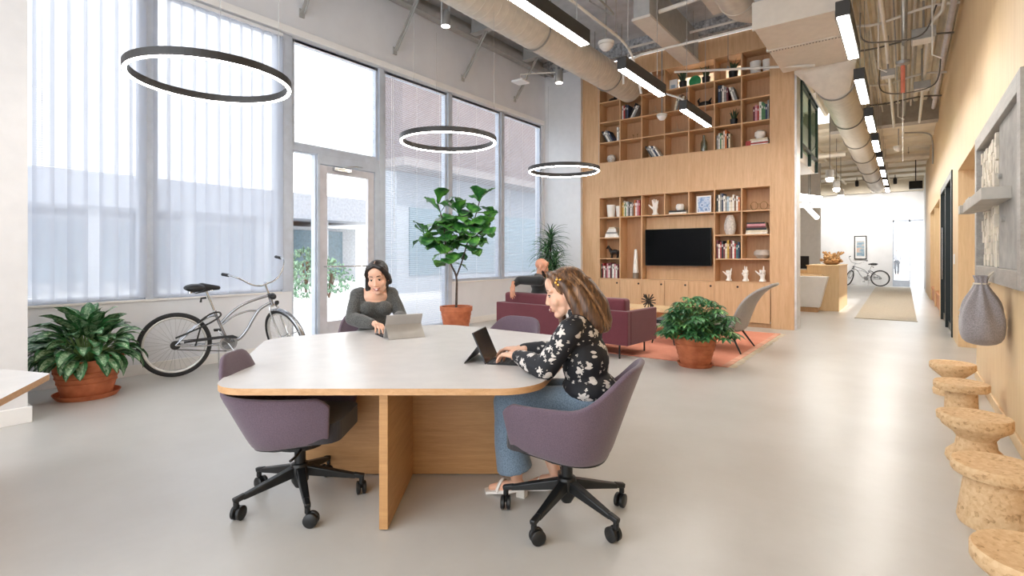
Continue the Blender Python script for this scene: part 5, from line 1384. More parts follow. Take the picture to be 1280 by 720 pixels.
# fiddle leaf fig
t = thing('fiddle_leaf_fig', 'tall fiddle leaf fig in a ridged terracotta pot by the windows', 'potted tree', (-6.22, 6.68, 0), TURN)
pot(t, .19, .265, .48, (4, 6, 8, 10), 0, .08)
BARK = mat('grey brown bark', '4d4038', .85, var=.2, scale=25)
br1 = smooth_path([(0, 0, .42), (.005, .01, .7), (0, 0, 1.0), (-.1, .03, 1.22), (-.19, .02, 1.55), (-.22, .0, 1.9), (-.32, .02, 2.25)], 4)
br2 = smooth_path([(0, 0, .98), (.1, -.02, 1.25), (.2, .0, 1.6), (.32, .02, 2.0), (.42, 0, 2.35)], 4)
br3 = smooth_path([(-.15, .02, 1.42), (-.35, -.05, 1.6), (-.55, -.05, 1.72)], 4)
br4 = smooth_path([(-.2, 0, 1.75), (0, -.12, 1.95), (.1, -.1, 2.15)], 4)
br5 = smooth_path([(.2, 0, 1.6), (.42, -.08, 1.75), (.55, -.05, 1.85)], 4)
m = MB()
for b, ra in ((br1, (.022, .008)), (br2, (.016, .008)), (br3, (.010, .005)), (br4, (.009, .005)), (br5, (.009, .005))):
    k = len(b); m.tube(b, [ra[0] + (ra[1] - ra[0]) * i / (k - 1) for i in range(k)], 8)
m.build('trunk', BARK, t)
m = MB()
for b, u0, cnt in ((br1, .50, 24), (br2, .42, 30), (br3, .25, 16), (br4, .2, 13), (br5, .2, 12)):
    for i in range(cnt):
        u = u0 + (1 - u0) * i / (cnt - 1); p = b[min(len(b) - 1, int(u * (len(b) - 1)))]
        az = i * 2.4 + r8.uniform(-.5, .5); tip = i > cnt - 5
        leaf(m, p, az, r8.uniform(.30, .42), r8.uniform(.23, .32), R(r8.uniform(40, 75) if tip else r8.uniform(5, 45)), R(r8.uniform(-5, 40) if tip else r8.uniform(-85, -40)), fiddle, (0, 0, 1, 1), 8, .16, r8.uniform(-.5, .5), .16)
m.build('foliage', [leafmat('glossy fig leaf', '1f5426', '4a8a3a', 5, .35), leafmat('glossy fig leaf lighter', '2a6630', '62a044', 5, .35)], t, solid=.002)

# dracaena in the corner
t = thing('dracaena', 'spiky dark green dracaena in the corner beside the end wall', 'potted tree', (-6.32, 9.86, 0), TURN)
pot(t, .17, .22, .40, (), 0, .04, mat('dark grey planter', '3b3b3c', .6))
m = MB(); lf = MB()
for (x, y, z) in ((0, 0, 1.72), (-.07, .06, 1.45), (.10, -.03, 1.22), (-.02, -.08, 1.05)):
    b = smooth_path([(x * .3, y * .3, .36), (x * .8, y * .8, z * .6), (x, y, z)], 4); m.tube(b, .018, 7)
    for i in range(66):
        az = i * 2.4 + r8.uniform(-.3, .3); e = R(80 - 80 * i / 66 + r8.uniform(-8, 8)); zz = z - .22 * i / 66 + .02
        leaf(lf, (x, y, zz), az, r8.uniform(.42, .56), r8.uniform(.036, .048), e, e - R(75 + r8.uniform(0, 30)), strap, (0, 1), 7, .3, r8.uniform(-.3, .3))
m.build('canes', BARK, t); lf.build('foliage', [leafmat('dracaena leaf', '274f33', '47744a', 6, .4), leafmat('dracaena leaf light', '33603c', '6b935f', 6, .4)], t, solid=.0015)

# umbrella plant
t = thing('umbrella_plant', 'bushy umbrella plant in a ridged terracotta pot on the rug edge', 'potted plant', (-2.06, 6.50, .0), TURN)
saucer(t, .215); pot(t, .165, .255, .385, (3, 5, 7, 9), .012, .05)
m = MB(); st = MB()
for i in range(175):
    u = i / 174; az = i * 2.39996 + r8.uniform(-.25, .25); th = R(4 + 100 * u ** .62)
    rr = (.40 + .07 * r8.uniform(-1, 1)); zc = .44
    c = Vector((rr * 1.08 * math.sin(th) * math.cos(az), rr * 1.08 * math.sin(th) * math.sin(az), zc + rr * 1.05 * math.cos(th) * (1 if th < 1.57 else .6)))
    c = Vector((0, 0, zc)) + (c - Vector((0, 0, zc))) * r8.uniform(.72, 1.0)
    st.tube([(0, 0, .36), Vector((0, 0, .36)).lerp(c, .55) + Vector((0, 0, .04)), c], .004, 4)
    nl = r8.choice((6, 7, 8)); tilt = th * .55
    L = r8.uniform(.085, .135)
    for q in range(nl):
        a = 2 * PI * q / nl + r8.uniform(-.15, .15)
        down = -R(18) - tilt * math.cos(a - az) * -.35
        leaf(m, c, a, L * r8.uniform(.85, 1.1), L * .36, down + R(10) - tilt * .5 * math.cos(a - az), down - R(38), ovate, (0, 1) if i % 4 else (1, 2), 4, .22)
m.build('foliage', [leafmat('umbrella leaf', '1d4a2a', '3a7442', 7, .38), leafmat('umbrella leaf mid', '285a33', '4f8a4e', 7, .38), leafmat('umbrella leaf pale', '5a9150', '8fb86e', 7, .38)], t, solid=.0012)
st.build('leaf_stalks', mat('pale green stalk', '7d9a62', .5), t)

# ---------------------------------------------------------------- cruiser bicycle
SILB = mat('silver bicycle paint', 'a9abb0', .25, .85, var=.02); RUB = mat('black tyre rubber', '262627', .8); SPK = mat('spoke wire', 'b9bbbd', .3, .8)
CHR = CHROME; BLKP = mat('black bicycle plastic', '1c1c1d', .45); WW = mat('pale rim', 'd5d4d2', .35, .5)
bk = thing('cruiser_bicycle', 'silver cruiser bicycle with black saddle parked under the windows', 'bicycle', (-6.52, 2.42, 0), math.atan2(.945, .326))
def tor(m, c, R_, r_, n=64, k=10):
    m.tube([(c[0] + R_ * math.cos(2 * PI * i / n), c[1], c[2] + R_ * math.sin(2 * PI * i / n)) for i in range(n)], r_, k, closed=True)
def wheel(c, X=Matrix.Identity(4)):
    m = MB(); tor(m, c, .305, .017); m.xf(X); w = m.build('wheel', WW, bk)
    m = MB(); tor(m, c, .332, .026); m.xf(X); m.build('tire', RUB, w)
    m = MB()
    for i in range(32):
        a = 2 * PI * i / 32; b = a + (.5 if i % 2 else -.5); s = .03 if (i // 2) % 2 else -.03
        m.tube([(c[0] + .022 * math.cos(b), c[1] + s, c[2] + .022 * math.sin(b)), (c[0] + .30 * math.cos(a), c[1], c[2] + .30 * math.sin(a))], .0012, 4)
    m.xf(X); m.build('spokes', SPK, w)
    m = MB(); m.lathe([(.022, -.05), (.026, -.045), (.026, -.03), (.016, -.025), (.016, .025), (.026, .03), (.026, .045), (.022, .05)], c, 16, axis='y'); m.xf(X); m.build('hub', CHR, w)
    return w
W0 = wheel((0, 0, .358))
m = MB(); m.lathe([(.03, -.062), (.05, -.06), (.05, -.05), (.03, -.045)], (0, 0, .358), 20, axis='y'); m.build('sprocket', BLKP, bk)
T_ = Vector((.915, 0, 1.02)); B_ = Vector((1.0, 0, .76)); axis = (T_ - B_).normalized()
X = Matrix.Translation(B_) @ Matrix.Rotation(R(-66), 4, axis) @ Matrix.Translation(-B_)
hubf = (1.155, 0, .358); W1 = wheel(hubf, X)
m = MB()
for pts, r_ in (([(.385, 0, .70), (.52, 0, .335)], .017), ([(.45, 0, .57), (.54, 0, .67), (.65, 0, .755), (.78, 0, .815), (.945, 0, .865)], .016), ([(.52, 0, .335), (.63, 0, .365), (.72, 0, .47), (.80, 0, .62), (.87, 0, .715), (.99, 0, .785)], .018),
                ([(.46, 0, .55), (.58, 0, .64), (.72, 0, .69), (.83, 0, .69)], .011)):
    m.tube(smooth_path(pts, 6), r_, 10)
for s in (-1, 1):
    m.tube(smooth_path([(0, s * .062, .358), (.2, s * .055, .335), (.40, s * .045, .325), (.52, s * .03, .335)], 5), .010, 8)
    m.tube(smooth_path([(0, s * .062, .358), (.14, s * .06, .50), (.30, s * .045, .64), (.40, s * .02, .66)], 5), .009, 8)
m.tube([B_ + axis * -.01, B_ + axis * .14], .021, 12); m.lathe([(.028, -.035), (.028, .035)], (.52, 0, .335), 16, axis='y')
m.build('frame', SILB, bk)
m = MB(); m.tube([(.385, 0, .70), (.30, 0, .945)], .0125, 10); m.lathe([(.02, 0), (.02, .03)], (.385, 0, .69), 12); m.build('seat_post', CHR, bk)
m = MB(); m.ell((.19, 0, .99), (.115, .115, .045)); m.ell((.19, .06, .985), (.10, .06, .045)); m.ell((.19, -.06, .985), (.10, .06, .045)); m.chain([(.26, 0, .985), (.36, 0, .985), (.42, 0, .98)], [.06, .034, .026])
sd_ = fused('saddle', m, BLKP, bk, .008, 4)
m = MB()
for s in (-1, 1): m.tube([(.13, s * .06, .95), (.20, s * .03, .925), (.36, s * .02, .955)], .006, 6); m.tube(arc((.15, s * .06, 0), .018, 0, 6 * PI, 1)[:0] or [(.14, s * .06, .93), (.14, s * .06, .965)], .017, 8)
m.build('saddle_springs', CHR, sd_)
m = MB()                                                # fork with fender struts, handlebar: turned with the steering
for s in (-1, 1): m.tube(smooth_path([(1.0, 0, .755), (1.01, s * .05, .72), (1.055, s * .055, .58), (1.10, s * .055, .46), hubf[:1] + (s * .055,) + hubf[2:]], 5), .012, 8)
m.tube([B_ - axis * .03, T_], .0125, 10); m.xf(X); fk = m.build('fork', CHR, bk)
m = MB(); K = 22; vs = []
for i in range(K + 1):
    a = R(118) - R(118 + 42) * i / K; ca, sa = math.cos(a), math.sin(a)
    for j in range(5):
        v = j / 2 - 1; rr = .372 - .018 * v * v
        vs.append((hubf[0] + rr * ca, v * .034, hubf[2] + rr * sa))
m.add(vs, [(i * 5 + j, i * 5 + j + 1, (i + 1) * 5 + j + 1, (i + 1) * 5 + j) for i in range(K) for j in range(4)], 0, True)
m.xf(X); m.build('fender', SILB, fk, solid=.003)
m = MB()
for s in (-1, 1): m.tube([(hubf[0], s * .05, hubf[2]), (hubf[0] + .36 * math.cos(-.4), s * .03, hubf[2] + .36 * math.sin(-.4))], .004, 5); m.tube([(hubf[0], s * .05, hubf[2]), (hubf[0] + .36 * math.cos(.5), s * .03, hubf[2] + .36 * math.sin(.5))], .004, 5)
m.xf(X); m.build('fender_strut', CHR, fk)
half = [(.965, 0, 1.03), (.965, .09, 1.03), (.955, .19, 1.075), (.915, .29, 1.17), (.84, .345, 1.215), (.70, .36, 1.21)]
path = [(x, -y, z) for x, y, z in half[::-1]] + half[1:]
m = MB(); m.tube(smooth_path(path, 6), .0115, 10); m.tube([T_, (.965, 0, 1.03)], .016, 10); m.xf(X); hb = m.build('handlebar', CHR, bk)
for s in (-1, 1):
    m = MB(); m.tube([(.70 - .012, s * .36, 1.209), (.79, s * .352, 1.214)], .019, 12); m.xf(X); m.build('grip', BLKP, hb)
m = MB(); m.ell((1.03, 0, .87), (.05, .038, .038)); m.box(.99, 1.03, -.03, .03, .85, .90); m.xf(X); m.build('headlight', BLKP, bk)
m = MB(); m.lathe([(0, 0), (.024, 0), (.03, .02), (0, .024)], (1.075, 0, .8), 14, axis='x'); m.xf(X); m.build('reflector', BLKP, bk)
m = MB(); m.lathe([(.07, -.058), (.092, -.058), (.092, -.052), (.07, -.052), (.07, -.058)], (.52, 0, .335), 36, axis='y')
for k in range(5): a = 2 * PI * k / 5; m.bar((.52, -.055, .335), (.52 + .075 * math.cos(a), -.055, .335 + .075 * math.sin(a)), .018, .005)
m.build('chainring', CHR, bk)
m = MB(); m.tube([(.02, -.058, .405), (.25, -.06, .412), (.50, -.06, .425)], .005, 5); m.tube([(.02, -.058, .31), (.5, -.06, .245)], .005, 5); m.build('chain', BLKP, bk)
m = MB(); m.prism([(.08, .40), (.46, .425), (.56, .43), (.62, .40), (.60, .385), (.50, .40), (.08, .375)], 0, .006); m.v = [(x, -.07 - z, y) for x, y, z in m.v]; m.build('chain_guard', mat('black chain guard', '3a3a3d', .4, .4), bk)
for s, dx, dz in ((-1, .09, -.14), (1, -.09, .14)):
    m = MB(); m.bar((.52, s * .06, .335), (.52 + dx, s * .085, .335 + dz), .02, .012); cr = m.build('crank', CHR, bk)
    m = MB(); m.box(.52 + dx - .045, .52 + dx + .045, s * .09, s * .18, .335 + dz - .012, .335 + dz + .012); m.build('pedal', BLKP, cr, bevel=.004)
m = MB(); m.tube([(.43, .05, .32), (.44, .14, .012)], .008, 8); m.build('kickstand', CHR, bk)
m = MB(); m.tube(smooth_path([(.0, -.075, .44), (.12, -.075, .49), (.27, -.07, .555), (.36, -.06, .60), (.44, -.05, .66), (.42, -.04, .70), (.33, -.05, .68), (.22, -.07, .60)], 6), .010, 8); m.tube([(.24, -.075, .54), (.19, -.075, .34)], .008, 6); m.build('cable_lock', BLKP, bk)
m = MB(); m.tube([(.30, 0, .87), (.25, 0, .865), (.245, 0, .82)], .012, 8); m.build('clamp_lever', BLKP, bk)
bk2 = copies(bk, [((-.86, 28.35, 0), PI, 'distant cruiser bicycle leaning by the white wall at the end of the hall')])
# ---------------------------------------------------------------- people
def skinm(name, c):
    if name in _M: return _M[name]
    m, t, b, oo = nt(name)
    f = noise(t, coords(t), 14, 3); k = [int(c[i:i + 2], 16) / 255 for i in (0, 2, 4)]
    t.links.new(ramp(t, f, [(.35, tuple(x * .95 for x in k)), (.7, tuple(min(1, x * a) for x, a in zip(k, (1.05, 1.0, .98))))]), b.inputs['Base Color'])
    b.inputs['Roughness'].default_value = .5; b.inputs['Subsurface Weight'].default_value = .12; b.inputs['Subsurface Radius'].default_value = (.012, .005, .003); b.inputs['Subsurface Scale'].default_value = 1.0
    _M[name] = m; return m
EYEW = mat('eye white', 'e9e4df', .3, var=.01); IRIS = mat('dark brown iris', '2a1a12', .2); LIPS = mat('rose lips', 'b0605a', .45); TEETH = mat('white teeth', 'f2eee8', .35, var=.01)

def head_blob(m, X, sc=1.0, female=True):
    h = MB()
    h.ell((0, -.014, .036), (.074, .092, .084)); h.ell((0, .018, -.018), (.063, .070, .086))
    h.cap((-.030, .026, -.074), (.030, .026, -.072), .028, .028); h.ell((0, .056, -.096), (.027 if female else .031, .023, .020)); h.cap((-.028, .03, -.083), (0, .055, -.098), .020, .019); h.cap((.028, .03, -.083), (0, .055, -.098), .020, .019)
    for s in (-1, 1):
        h.ell((s * .038, .050, -.028), (.027, .024, .030)); h.ell((s * .0745, -.008, -.008), (.009, .019, .031), (0, 0, s * -.25))
        h.ell((s * .0095, .089, -.034), (.0085, .009, .0075)); h.cap((s * .014, .074, .031), (s * .045, .062, .031), .012, .010)
    h.ell((0, .062, .055), (.05, .024, .04))
    h.cap((0, .080, .014), (0, .097, -.029), .0075, .0105); h.ell((0, .077, -.060), (.025, .014, .018))
    h.xf(X @ Matrix.Scale(sc, 4)); m.add(h.v, h.f, 0, True)
def face_parts(parent, X, sc=1.0, smile=False, brow_mat=None, look=-.15, female=True):
    S = X @ Matrix.Scale(sc, 4)
    for s in (-1, 1):
        e = MB(); e.ell((s * .0295, .0675, .006), (.0115, .0125, .0048)); e.xf(S); eo = e.build('eye', EYEW, parent)
        e = MB(); e.ell((s * .0295, .0764, .006 + .003 * look), (.0074, .0042, .0056), nu=12, nv=8); e.xf(S); e.build('iris', IRIS, eo)
        e = MB(); e.tube([(s * .0165, .0770, .0075), (s * .0225, .0800, .0115), (s * .030, .0805, .0122), (s * .038, .0765, .0105), (s * .0445, .0690, .0065)], [.0014, .0026, .003, .0026, .0014], 6); e.xf(S); e.build('eyelid_lash', IRIS, eo)
        e = MB(); e.tube([(s * .013, .0860, .0345), (s * .025, .0845, .0375), (s * .038, .0765, .0365), (s * .047, .067, .0305)], [.0025, .0036, .003, .001], 6, flat=.7); e.xf(S); e.build('eyebrow', brow_mat or IRIS, parent)
    w = .027 if smile else .021; up = .007 if smile else .001
    e = MB(); e.tube([(-w, .0845, -.061 + up), (-.011, .0912, -.0575), (0, .0925, -.0590), (.011, .0912, -.0575), (w, .0845, -.061 + up)], [.001, .0033, .003, .0033, .001], 8); e.xf(S); lo = e.build('lips', LIPS if female else mat('man lips', 'a06a58', .5), parent)
    e = MB(); d = .014 if smile else .006; e.tube([(-w, .0845, -.062 + up), (-.010, .0915, -.0625 - d * .5), (0, .093, -.063 - d * .6), (.010, .0915, -.0625 - d * .5), (w, .0845, -.062 + up)], [.001, .0036, .0044, .0036, .001], 8); e.xf(S); e.build('lower_lip', LIPS if female else mat('man lips', 'a06a58', .5), lo)
    if smile:
        e = MB(); e.tube([(-w * .78, .0865, -.0605 + up * .7), (0, .0925, -.0625), (w * .78, .0865, -.0605 + up * .7)], [.002, .0052, .002], 8); e.xf(S); e.build('teeth', TEETH, parent)

def hand_blob(m, wrist, f, up, thumb_side, curl=1.0, spread=1.0, s=1.0):
    """palm, four unequal bent fingers and a thumb that leaves the side of the palm"""
    w = Vector(wrist); f = Vector(f).normalized(); up = Vector(up); up = (up - f * up.dot(f)).normalized(); sd = f.cross(up) * thumb_side
    Q = lambda a, b, c: w + (f * a + sd * b + up * c) * s
    m.cap(Q(-.035, 0, 0), Q(.012, 0, 0), .026 * s, .025 * s)
    offs = [(.030, .093, .040), (.010, .098, .045), (-.011, .093, .041), (-.030, .083, .032)]; first = []
    for b, a, l in offs:
        m.cap(Q(.012, b * .55, 0), Q(a, b, .004), .0155 * s, .0112 * s)
    for i, (b, a, l) in enumerate(offs):
        ang = -.25 * curl; p = (a, b, .004); pts = [Q(*p)]; L = [l, l * .66, l * .56]
        for k in range(3):
            ang -= (.28, .55, .42)[k] * curl + .04 * i * curl
            p = (p[0] + L[k] * math.cos(ang), p[1] + b * .10 * spread, p[2] + L[k] * math.sin(ang)); pts.append(Q(*p))
        m.chain(pts, [.0098 * s, .0090 * s, .0082 * s, .0070 * s], 10)
    m.chain([Q(.004, .020, -.008), Q(.038, .046, -.016), Q(.066, .050, -.024), Q(.088, .044, -.030)], [.0165 * s, .0125 * s, .0105 * s, .008 * s], 10)

def floral():
    m, t, b, oo = nt('black floral blouse')
    v = coords(t)
    nz_ = t.nodes.new('ShaderNodeTexNoise'); nz_.inputs['Scale'].default_value = 22; t.links.new(v, nz_.inputs['Vector'])
    mx = t.nodes.new('ShaderNodeMix'); mx.data_type = 'RGBA'; mx.inputs[0].default_value = .012; t.links.new(v, mx.inputs[6]); t.links.new(nz_.outputs['Color'], mx.inputs[7])
    def spots(scale, thr, seedv):
        ad = t.nodes.new('ShaderNodeVectorMath'); ad.operation = 'ADD'; ad.inputs[1].default_value = (seedv, seedv * 1.7, seedv * .3); t.links.new(mx.outputs[2], ad.inputs[0])
        vo = t.nodes.new('ShaderNodeTexVoronoi'); vo.inputs['Scale'].default_value = scale; vo.inputs['Randomness'].default_value = .85; t.links.new(ad.outputs[0], vo.inputs['Vector'])
        # petals: wobble the cell distance with the angle around the cell centre
        sub = t.nodes.new('ShaderNodeVectorMath'); sub.operation = 'SUBTRACT'; t.links.new(ad.outputs[0], sub.inputs[0]); t.links.new(vo.outputs['Position'], sub.inputs[1])
        sp = t.nodes.new('ShaderNodeSeparateXYZ'); t.links.new(sub.outputs[0], sp.inputs[0])
        at = t.nodes.new('ShaderNodeMath'); at.operation = 'ARCTAN2'; t.links.new(sp.outputs[2], at.inputs[0])
        xy = t.nodes.new('ShaderNodeMath'); xy.operation = 'ADD'; t.links.new(sp.outputs[0], xy.inputs[0]); t.links.new(sp.outputs[1], xy.inputs[1]); t.links.new(xy.outputs[0], at.inputs[1])
        ml = t.nodes.new('ShaderNodeMath'); ml.operation = 'MULTIPLY'; ml.inputs[1].default_value = 5; t.links.new(at.outputs[0], ml.inputs[0])
        sn = t.nodes.new('ShaderNodeMath'); sn.operation = 'SINE'; t.links.new(ml.outputs[0], sn.inputs[0])
        ma = t.nodes.new('ShaderNodeMath'); ma.operation = 'MULTIPLY_ADD'; ma.inputs[1].default_value = .09; t.links.new(sn.outputs[0], ma.inputs[0]); t.links.new(vo.outputs['Distance'], ma.inputs[2])
        lt = t.nodes.new('ShaderNodeMath'); lt.operation = 'LESS_THAN'; lt.inputs[1].default_value = thr; t.links.new(ma.outputs[0], lt.inputs[0])
        return lt.outputs[0]
    a = spots(15, .30, 0.0); c = spots(27, .19, 3.3)
    mxx = t.nodes.new('ShaderNodeMath'); mxx.operation = 'MAXIMUM'; t.links.new(a, mxx.inputs[0]); t.links.new(c, mxx.inputs[1])
    t.links.new(ramp(t, mxx.outputs[0], [(.4, '15161c'), (.6, 'cdc6c0')]), b.inputs['Base Color']); b.inputs['Roughness'].default_value = .75
    return m
def hairm(name, a, b_, c, scale=(60, 60, 3)):
    m, t, b, oo = nt(name)
    f = noise(t, coords(t, scale), 1.0, 4, .6, .3)
    t.links.new(ramp(t, f, [(.32, a), (.52, b_), (.72, c)]), b.inputs['Base Color']); b.inputs['Roughness'].default_value = .38
    bump(t, b, f, .5, .006); return m

# ---- woman in grey at the far side of the table
w1 = thing('person', 'smiling person with long dark hair in a charcoal dress, typing at the table', 'person', P(-1.235, 4.70), facing(.40, -.9))
SK1 = skinm('warm light skin', 'e0b69e')
HX = Matrix.Translation((-.012, .098, 1.160)) @ Matrix.Rotation(R(-22), 4, 'Z') @ Matrix.Rotation(R(-17), 4, 'X') @ Matrix.Rotation(R(5), 4, 'Y')
b = MB()
head_blob(b, HX, 1.17)
b.chain([(0, .0, 1.02), (-.004, .035, 1.09), (-.008, .055, 1.15)], [.056, .050, .052])
b.ell((0, .015, .985), (.125, .085, .075)); b.ell((0, .01, .88), (.14, .10, .14)); b.ell((0, .0, .72), (.125, .095, .14)); b.ell((0, -.02, .585), (.16, .12, .12))
b.chain([(-.155, 0, 1.015), (0, .0, 1.02), (.155, 0, 1.015)], [.045, .05, .045])
for s in (-1, 1):
    sh, el, wr = Vector((s * .15, 0, .99)), Vector((s * .21, .13, .80)), Vector((s * .085 - .03, .36, .786))
    b.chain([sh, el, wr], [.044, .036, .026])
    hand_blob(b, wr, (-s * .15 - .02, 1, -.06), (0, 0, 1), -s, .75)
    b.chain([(s * .085, .0, .57), (s * .10, .40, .545), (s * .09, .38, .30), (s * .085, .34, .09)], [.085, .06, .05, .036])
    b.chain([(s * .085, .31, .055), (s * .085, .45, .04)], [.035, .028])
fused('body', b, SK1, w1, .0045, 5, .5)
face_parts(w1, HX, 1.17, smile=True, look=-.7)
d = MB()                                                     # dress
d.ell((0, -.02, .60), (.185, .15, .15)); d.ell((0, .0, .74), (.142, .112, .15)); d.ell((0, .012, .875), (.162, .118, .10))
for s in (-1, 1): d.ell((s * .068, .085, .885), (.072, .062, .066)); d.ell((s * .148, -.005, 1.0), (.068, .075, .068)); d.ell((s * .12, -.01, 1.03), (.05, .055, .045)); d.chain([(s * .115, .05, .93), (s * .125, .03, 1.03), (s * .12, -.04, 1.03)], [.035, .03, .03])
d.chain([(-.12, -.055, 1.0), (.12, -.055, 1.0)], [.06, .06]); d.ell((0, -.04, .93), (.155, .08, .1))
for s in (-1, 1):
    sh, el, wr = Vector((s * .155, 0, .985)), Vector((s * .212, .12, .81)), Vector((s * .10 - .02, .325, .785))
    d.chain([sh, sh.lerp(el, .5) + Vector((s * .004, 0, 0)), el, el.lerp(wr, .45), wr], [.060, .058, .056, .062, .044])
    d.chain([(s * .085, .02, .57), (s * .10, .40, .55)], [.115, .085]); 
d.chain([(-.1, .40, .53), (.1, .40, .53)], [.08, .08]); d.chain([(0, .40, .5), (0, .40, .33)], [.12, .15])
fused('dress', d, fabric('heathered charcoal knit', '333433', '5c5c5a', 110), w1, .009, 3)
h = MB()
h.ell((0, -.026, .046), (.082, .092, .086)); h.ell((0, -.05, -.02), (.074, .06, .10))
for s in (-1, 1):
    h.chain([(s * .006, .055, .112), (s * .044, .055, .092), (s * .072, .028, .040), (s * .077, -.01, -.02)], [.016, .022, .020, .017])
h.chain([(.076, -.01, .0), (.086, -.012, -.09), (.10, .012, -.16), (.108, .035, -.23)], [.022, .027, .030, .022])
h.chain([(-.072, -.03, .0), (-.064, -.065, -.06)], [.02, .025]); h.chain([(0, -.075, -.05), (.02, -.095, -.16), (.04, -.095, -.25)], [.06, .06, .035])
h.xf(HX @ Matrix.Scale(1.17, 4))
HB1 = hairm('near black hair', '120d0b', '1f1613', '33241d'); ho = fused('hair', h, HB1, w1, .007, 2)
h = MB(); h.tube([(0, .062, .112), (0, .04, .1235), (0, .0, .1295)], [.0012, .0022, .0012], 6); h.xf(HX @ Matrix.Scale(1.17, 4)); h.build('parting', SK1, ho)
for s in (-1, 1):
    sdl = MB(); sdl.ell((s * .085, .40, .02), (.042, .12, .02)); sdl.box(s * .085 - .03, s * .085 + .03, .30, .34, 0, .03); sdl.build('shoe', BLKP, w1, world=False)

# ---- woman in the floral blouse
w2 = thing('person', 'person in black floral blouse and blue jeans seen from the side, typing', 'person', P(.38, 2.84), facing(-.90, .44))
SK2 = skinm('light skin', 'dcb096')
HX2 = Matrix.Translation((.0, .10, 1.145)) @ Matrix.Rotation(R(20), 4, 'Z') @ Matrix.Rotation(R(-15), 4, 'X')
b = MB(); head_blob(b, HX2, 1.10)
b.chain([(0, .01, 1.0), (0, .05, 1.07), (0, .085, 1.13)], [.055, .048, .05])
b.ell((0, .0, .93), (.15, .09, .10)); b.ell((0, -.02, .76), (.135, .10, .16)); b.ell((0, -.05, .585), (.165, .13, .13))
arms = {-1: (Vector((-.165, .01, .965)), Vector((-.205, .13, .765)), Vector((-.045, .375, .786)), (.42, 1, -.08)), 1: (Vector((.165, .02, .965)), Vector((.25, .20, .775)), Vector((.150, .44, .786)), (.22, 1, -.08))}
for s in (-1, 1):
    sh, el, wr, f = arms[s]
    b.chain([sh, el, wr], [.044, .036, .026]); hand_blob(b, wr, f, (0, 0, 1), -s, .7)
legs = {-1: [(-.085, -.02, .565), (-.10, .40, .535), (-.075, .40, .30), (-.05, .37, .10)], 1: [(.085, -.02, .565), (.10, .38, .545), (.09, .26, .32), (.055, .18, .13)]}
for s in (-1, 1):
    b.chain(legs[s], [.085, .062, .05, .034])
    x, y, z = legs[s][-1]; b.chain([(x, y - .02, z - .04), (x - .02, y + .06, z - .055), (x - .03, y + .14, z - .075 if s < 0 else z - .09)], [.032, .03, .022])
fused('body', b, SK2, w2, .0045, 5, .5)
face_parts(w2, HX2, 1.10, smile=True, look=-.6, brow_mat=mat('brown brow', '4a3324', .7))
d = MB()
d.ell((0, .0, .93), (.165, .105, .11)); d.ell((0, -.02, .78), (.155, .125, .17)); d.ell((0, -.045, .64), (.18, .15, .10)); d.chain([(-.15, 0, .975), (0, -.005, .995), (.15, 0, .975)], [.058, .062, .058])
for s in (-1, 1): d.ell((s * .065, .08, .86), (.068, .06, .064))
d.chain([(0, .005, 1.0), (0, .03, 1.035)], [.07, .062])
for s in (-1, 1):
    sh, el, wr, f = arms[s]
    d.chain([sh, sh.lerp(el, .5), el, el.lerp(wr, .5), wr - (wr - el).normalized() * .03], [.066, .066, .062, .058, .040])
    d.ell(wr - (wr - el).normalized() * .02, (.036, .036, .036))
fused('blouse', d, floral(), w2, .008, 3)
JEAN = fabric('blue denim', '566879', '788b9e', 160)
d = MB()
d.ell((0, -.05, .575), (.18, .145, .12))
for s in (-1, 1):
    q = legs[s]
    if s < 0: d.chain(q[:3], [.105, .082, .080]); d.tube([Vector(q[1]).lerp(Vector(q[2]), .5), q[2], Vector(q[2]).lerp(Vector(q[3]), .75)], [.083, .088, .102], 20)
    else: d.chain(q[:3], [.105, .080, .066]); d.tube([Vector(q[1]).lerp(Vector(q[2]), .5), q[2], Vector(q[2]).lerp(Vector(q[3]), .45)], [.074, .072, .076], 20)
fused('jeans', d, JEAN, w2, .009, 3)
h = MB()
h.ell((0, -.028, .044), (.084, .098, .088)); h.ell((0, -.065, -.04), (.080, .062, .12))
h.chain([(0, .045, .112), (-.045, .028, .095), (-.076, -.012, .04), (-.082, -.038, -.06), (-.084, -.05, -.15)], [.018, .022, .024, .032, .03]); h.chain([(0, .05, .108), (.045, .045, .09), (.074, .015, .03), (.084, .02, -.06), (.088, .05, -.14), (.075, .06, -.18)], [.02, .026, .026, .026, .020, .012])
h.chain([(0, -.09, .0), (0, -.125, -.10), (0, -.135, -.17), (0, -.145, -.20)], [.07, .075, .062, .04]); h.chain([(-.05, -.07, .0), (-.066, -.09, -.10), (-.07, -.11, -.17), (-.06, -.12, -.205)], [.05, .05, .042, .026]); h.chain([(.05, -.07, .0), (.066, -.09, -.10), (.07, -.11, -.17), (.06, -.12, -.205)], [.05, .05, .042, .026])
h.xf(HX2 @ Matrix.Scale(1.105, 4))
HB2 = hairm('brown hair with light strands', '2c1d14', '5a3c26', '9a6f45', (55, 55, 4)); ho = fused('hair', h, HB2, w2, .007, 2)
h = MB(); r9 = random.Random(3)
for i in range(34):
    s = r9.uniform(-1, 1); a = r9.uniform(-.3, 1.0)
    p0 = Vector((s * .05, .03 - abs(s) * .03 - max(0, a) * .06, .125 - abs(s) * .02)); p1 = Vector((s * .088, -.05 - a * .045, .05)); p2 = Vector((s * .095, -.10 - a * .05, -.08)); p3 = Vector((s * .085, -.125 - a * .05, -.195 - r9.uniform(0, .035)))
    h.tube(smooth_path([p0, p1, p2, p3], 4), [.004 + .003 * math.sin(PI * k / 12) for k in range(13)], 5, flat=.6)
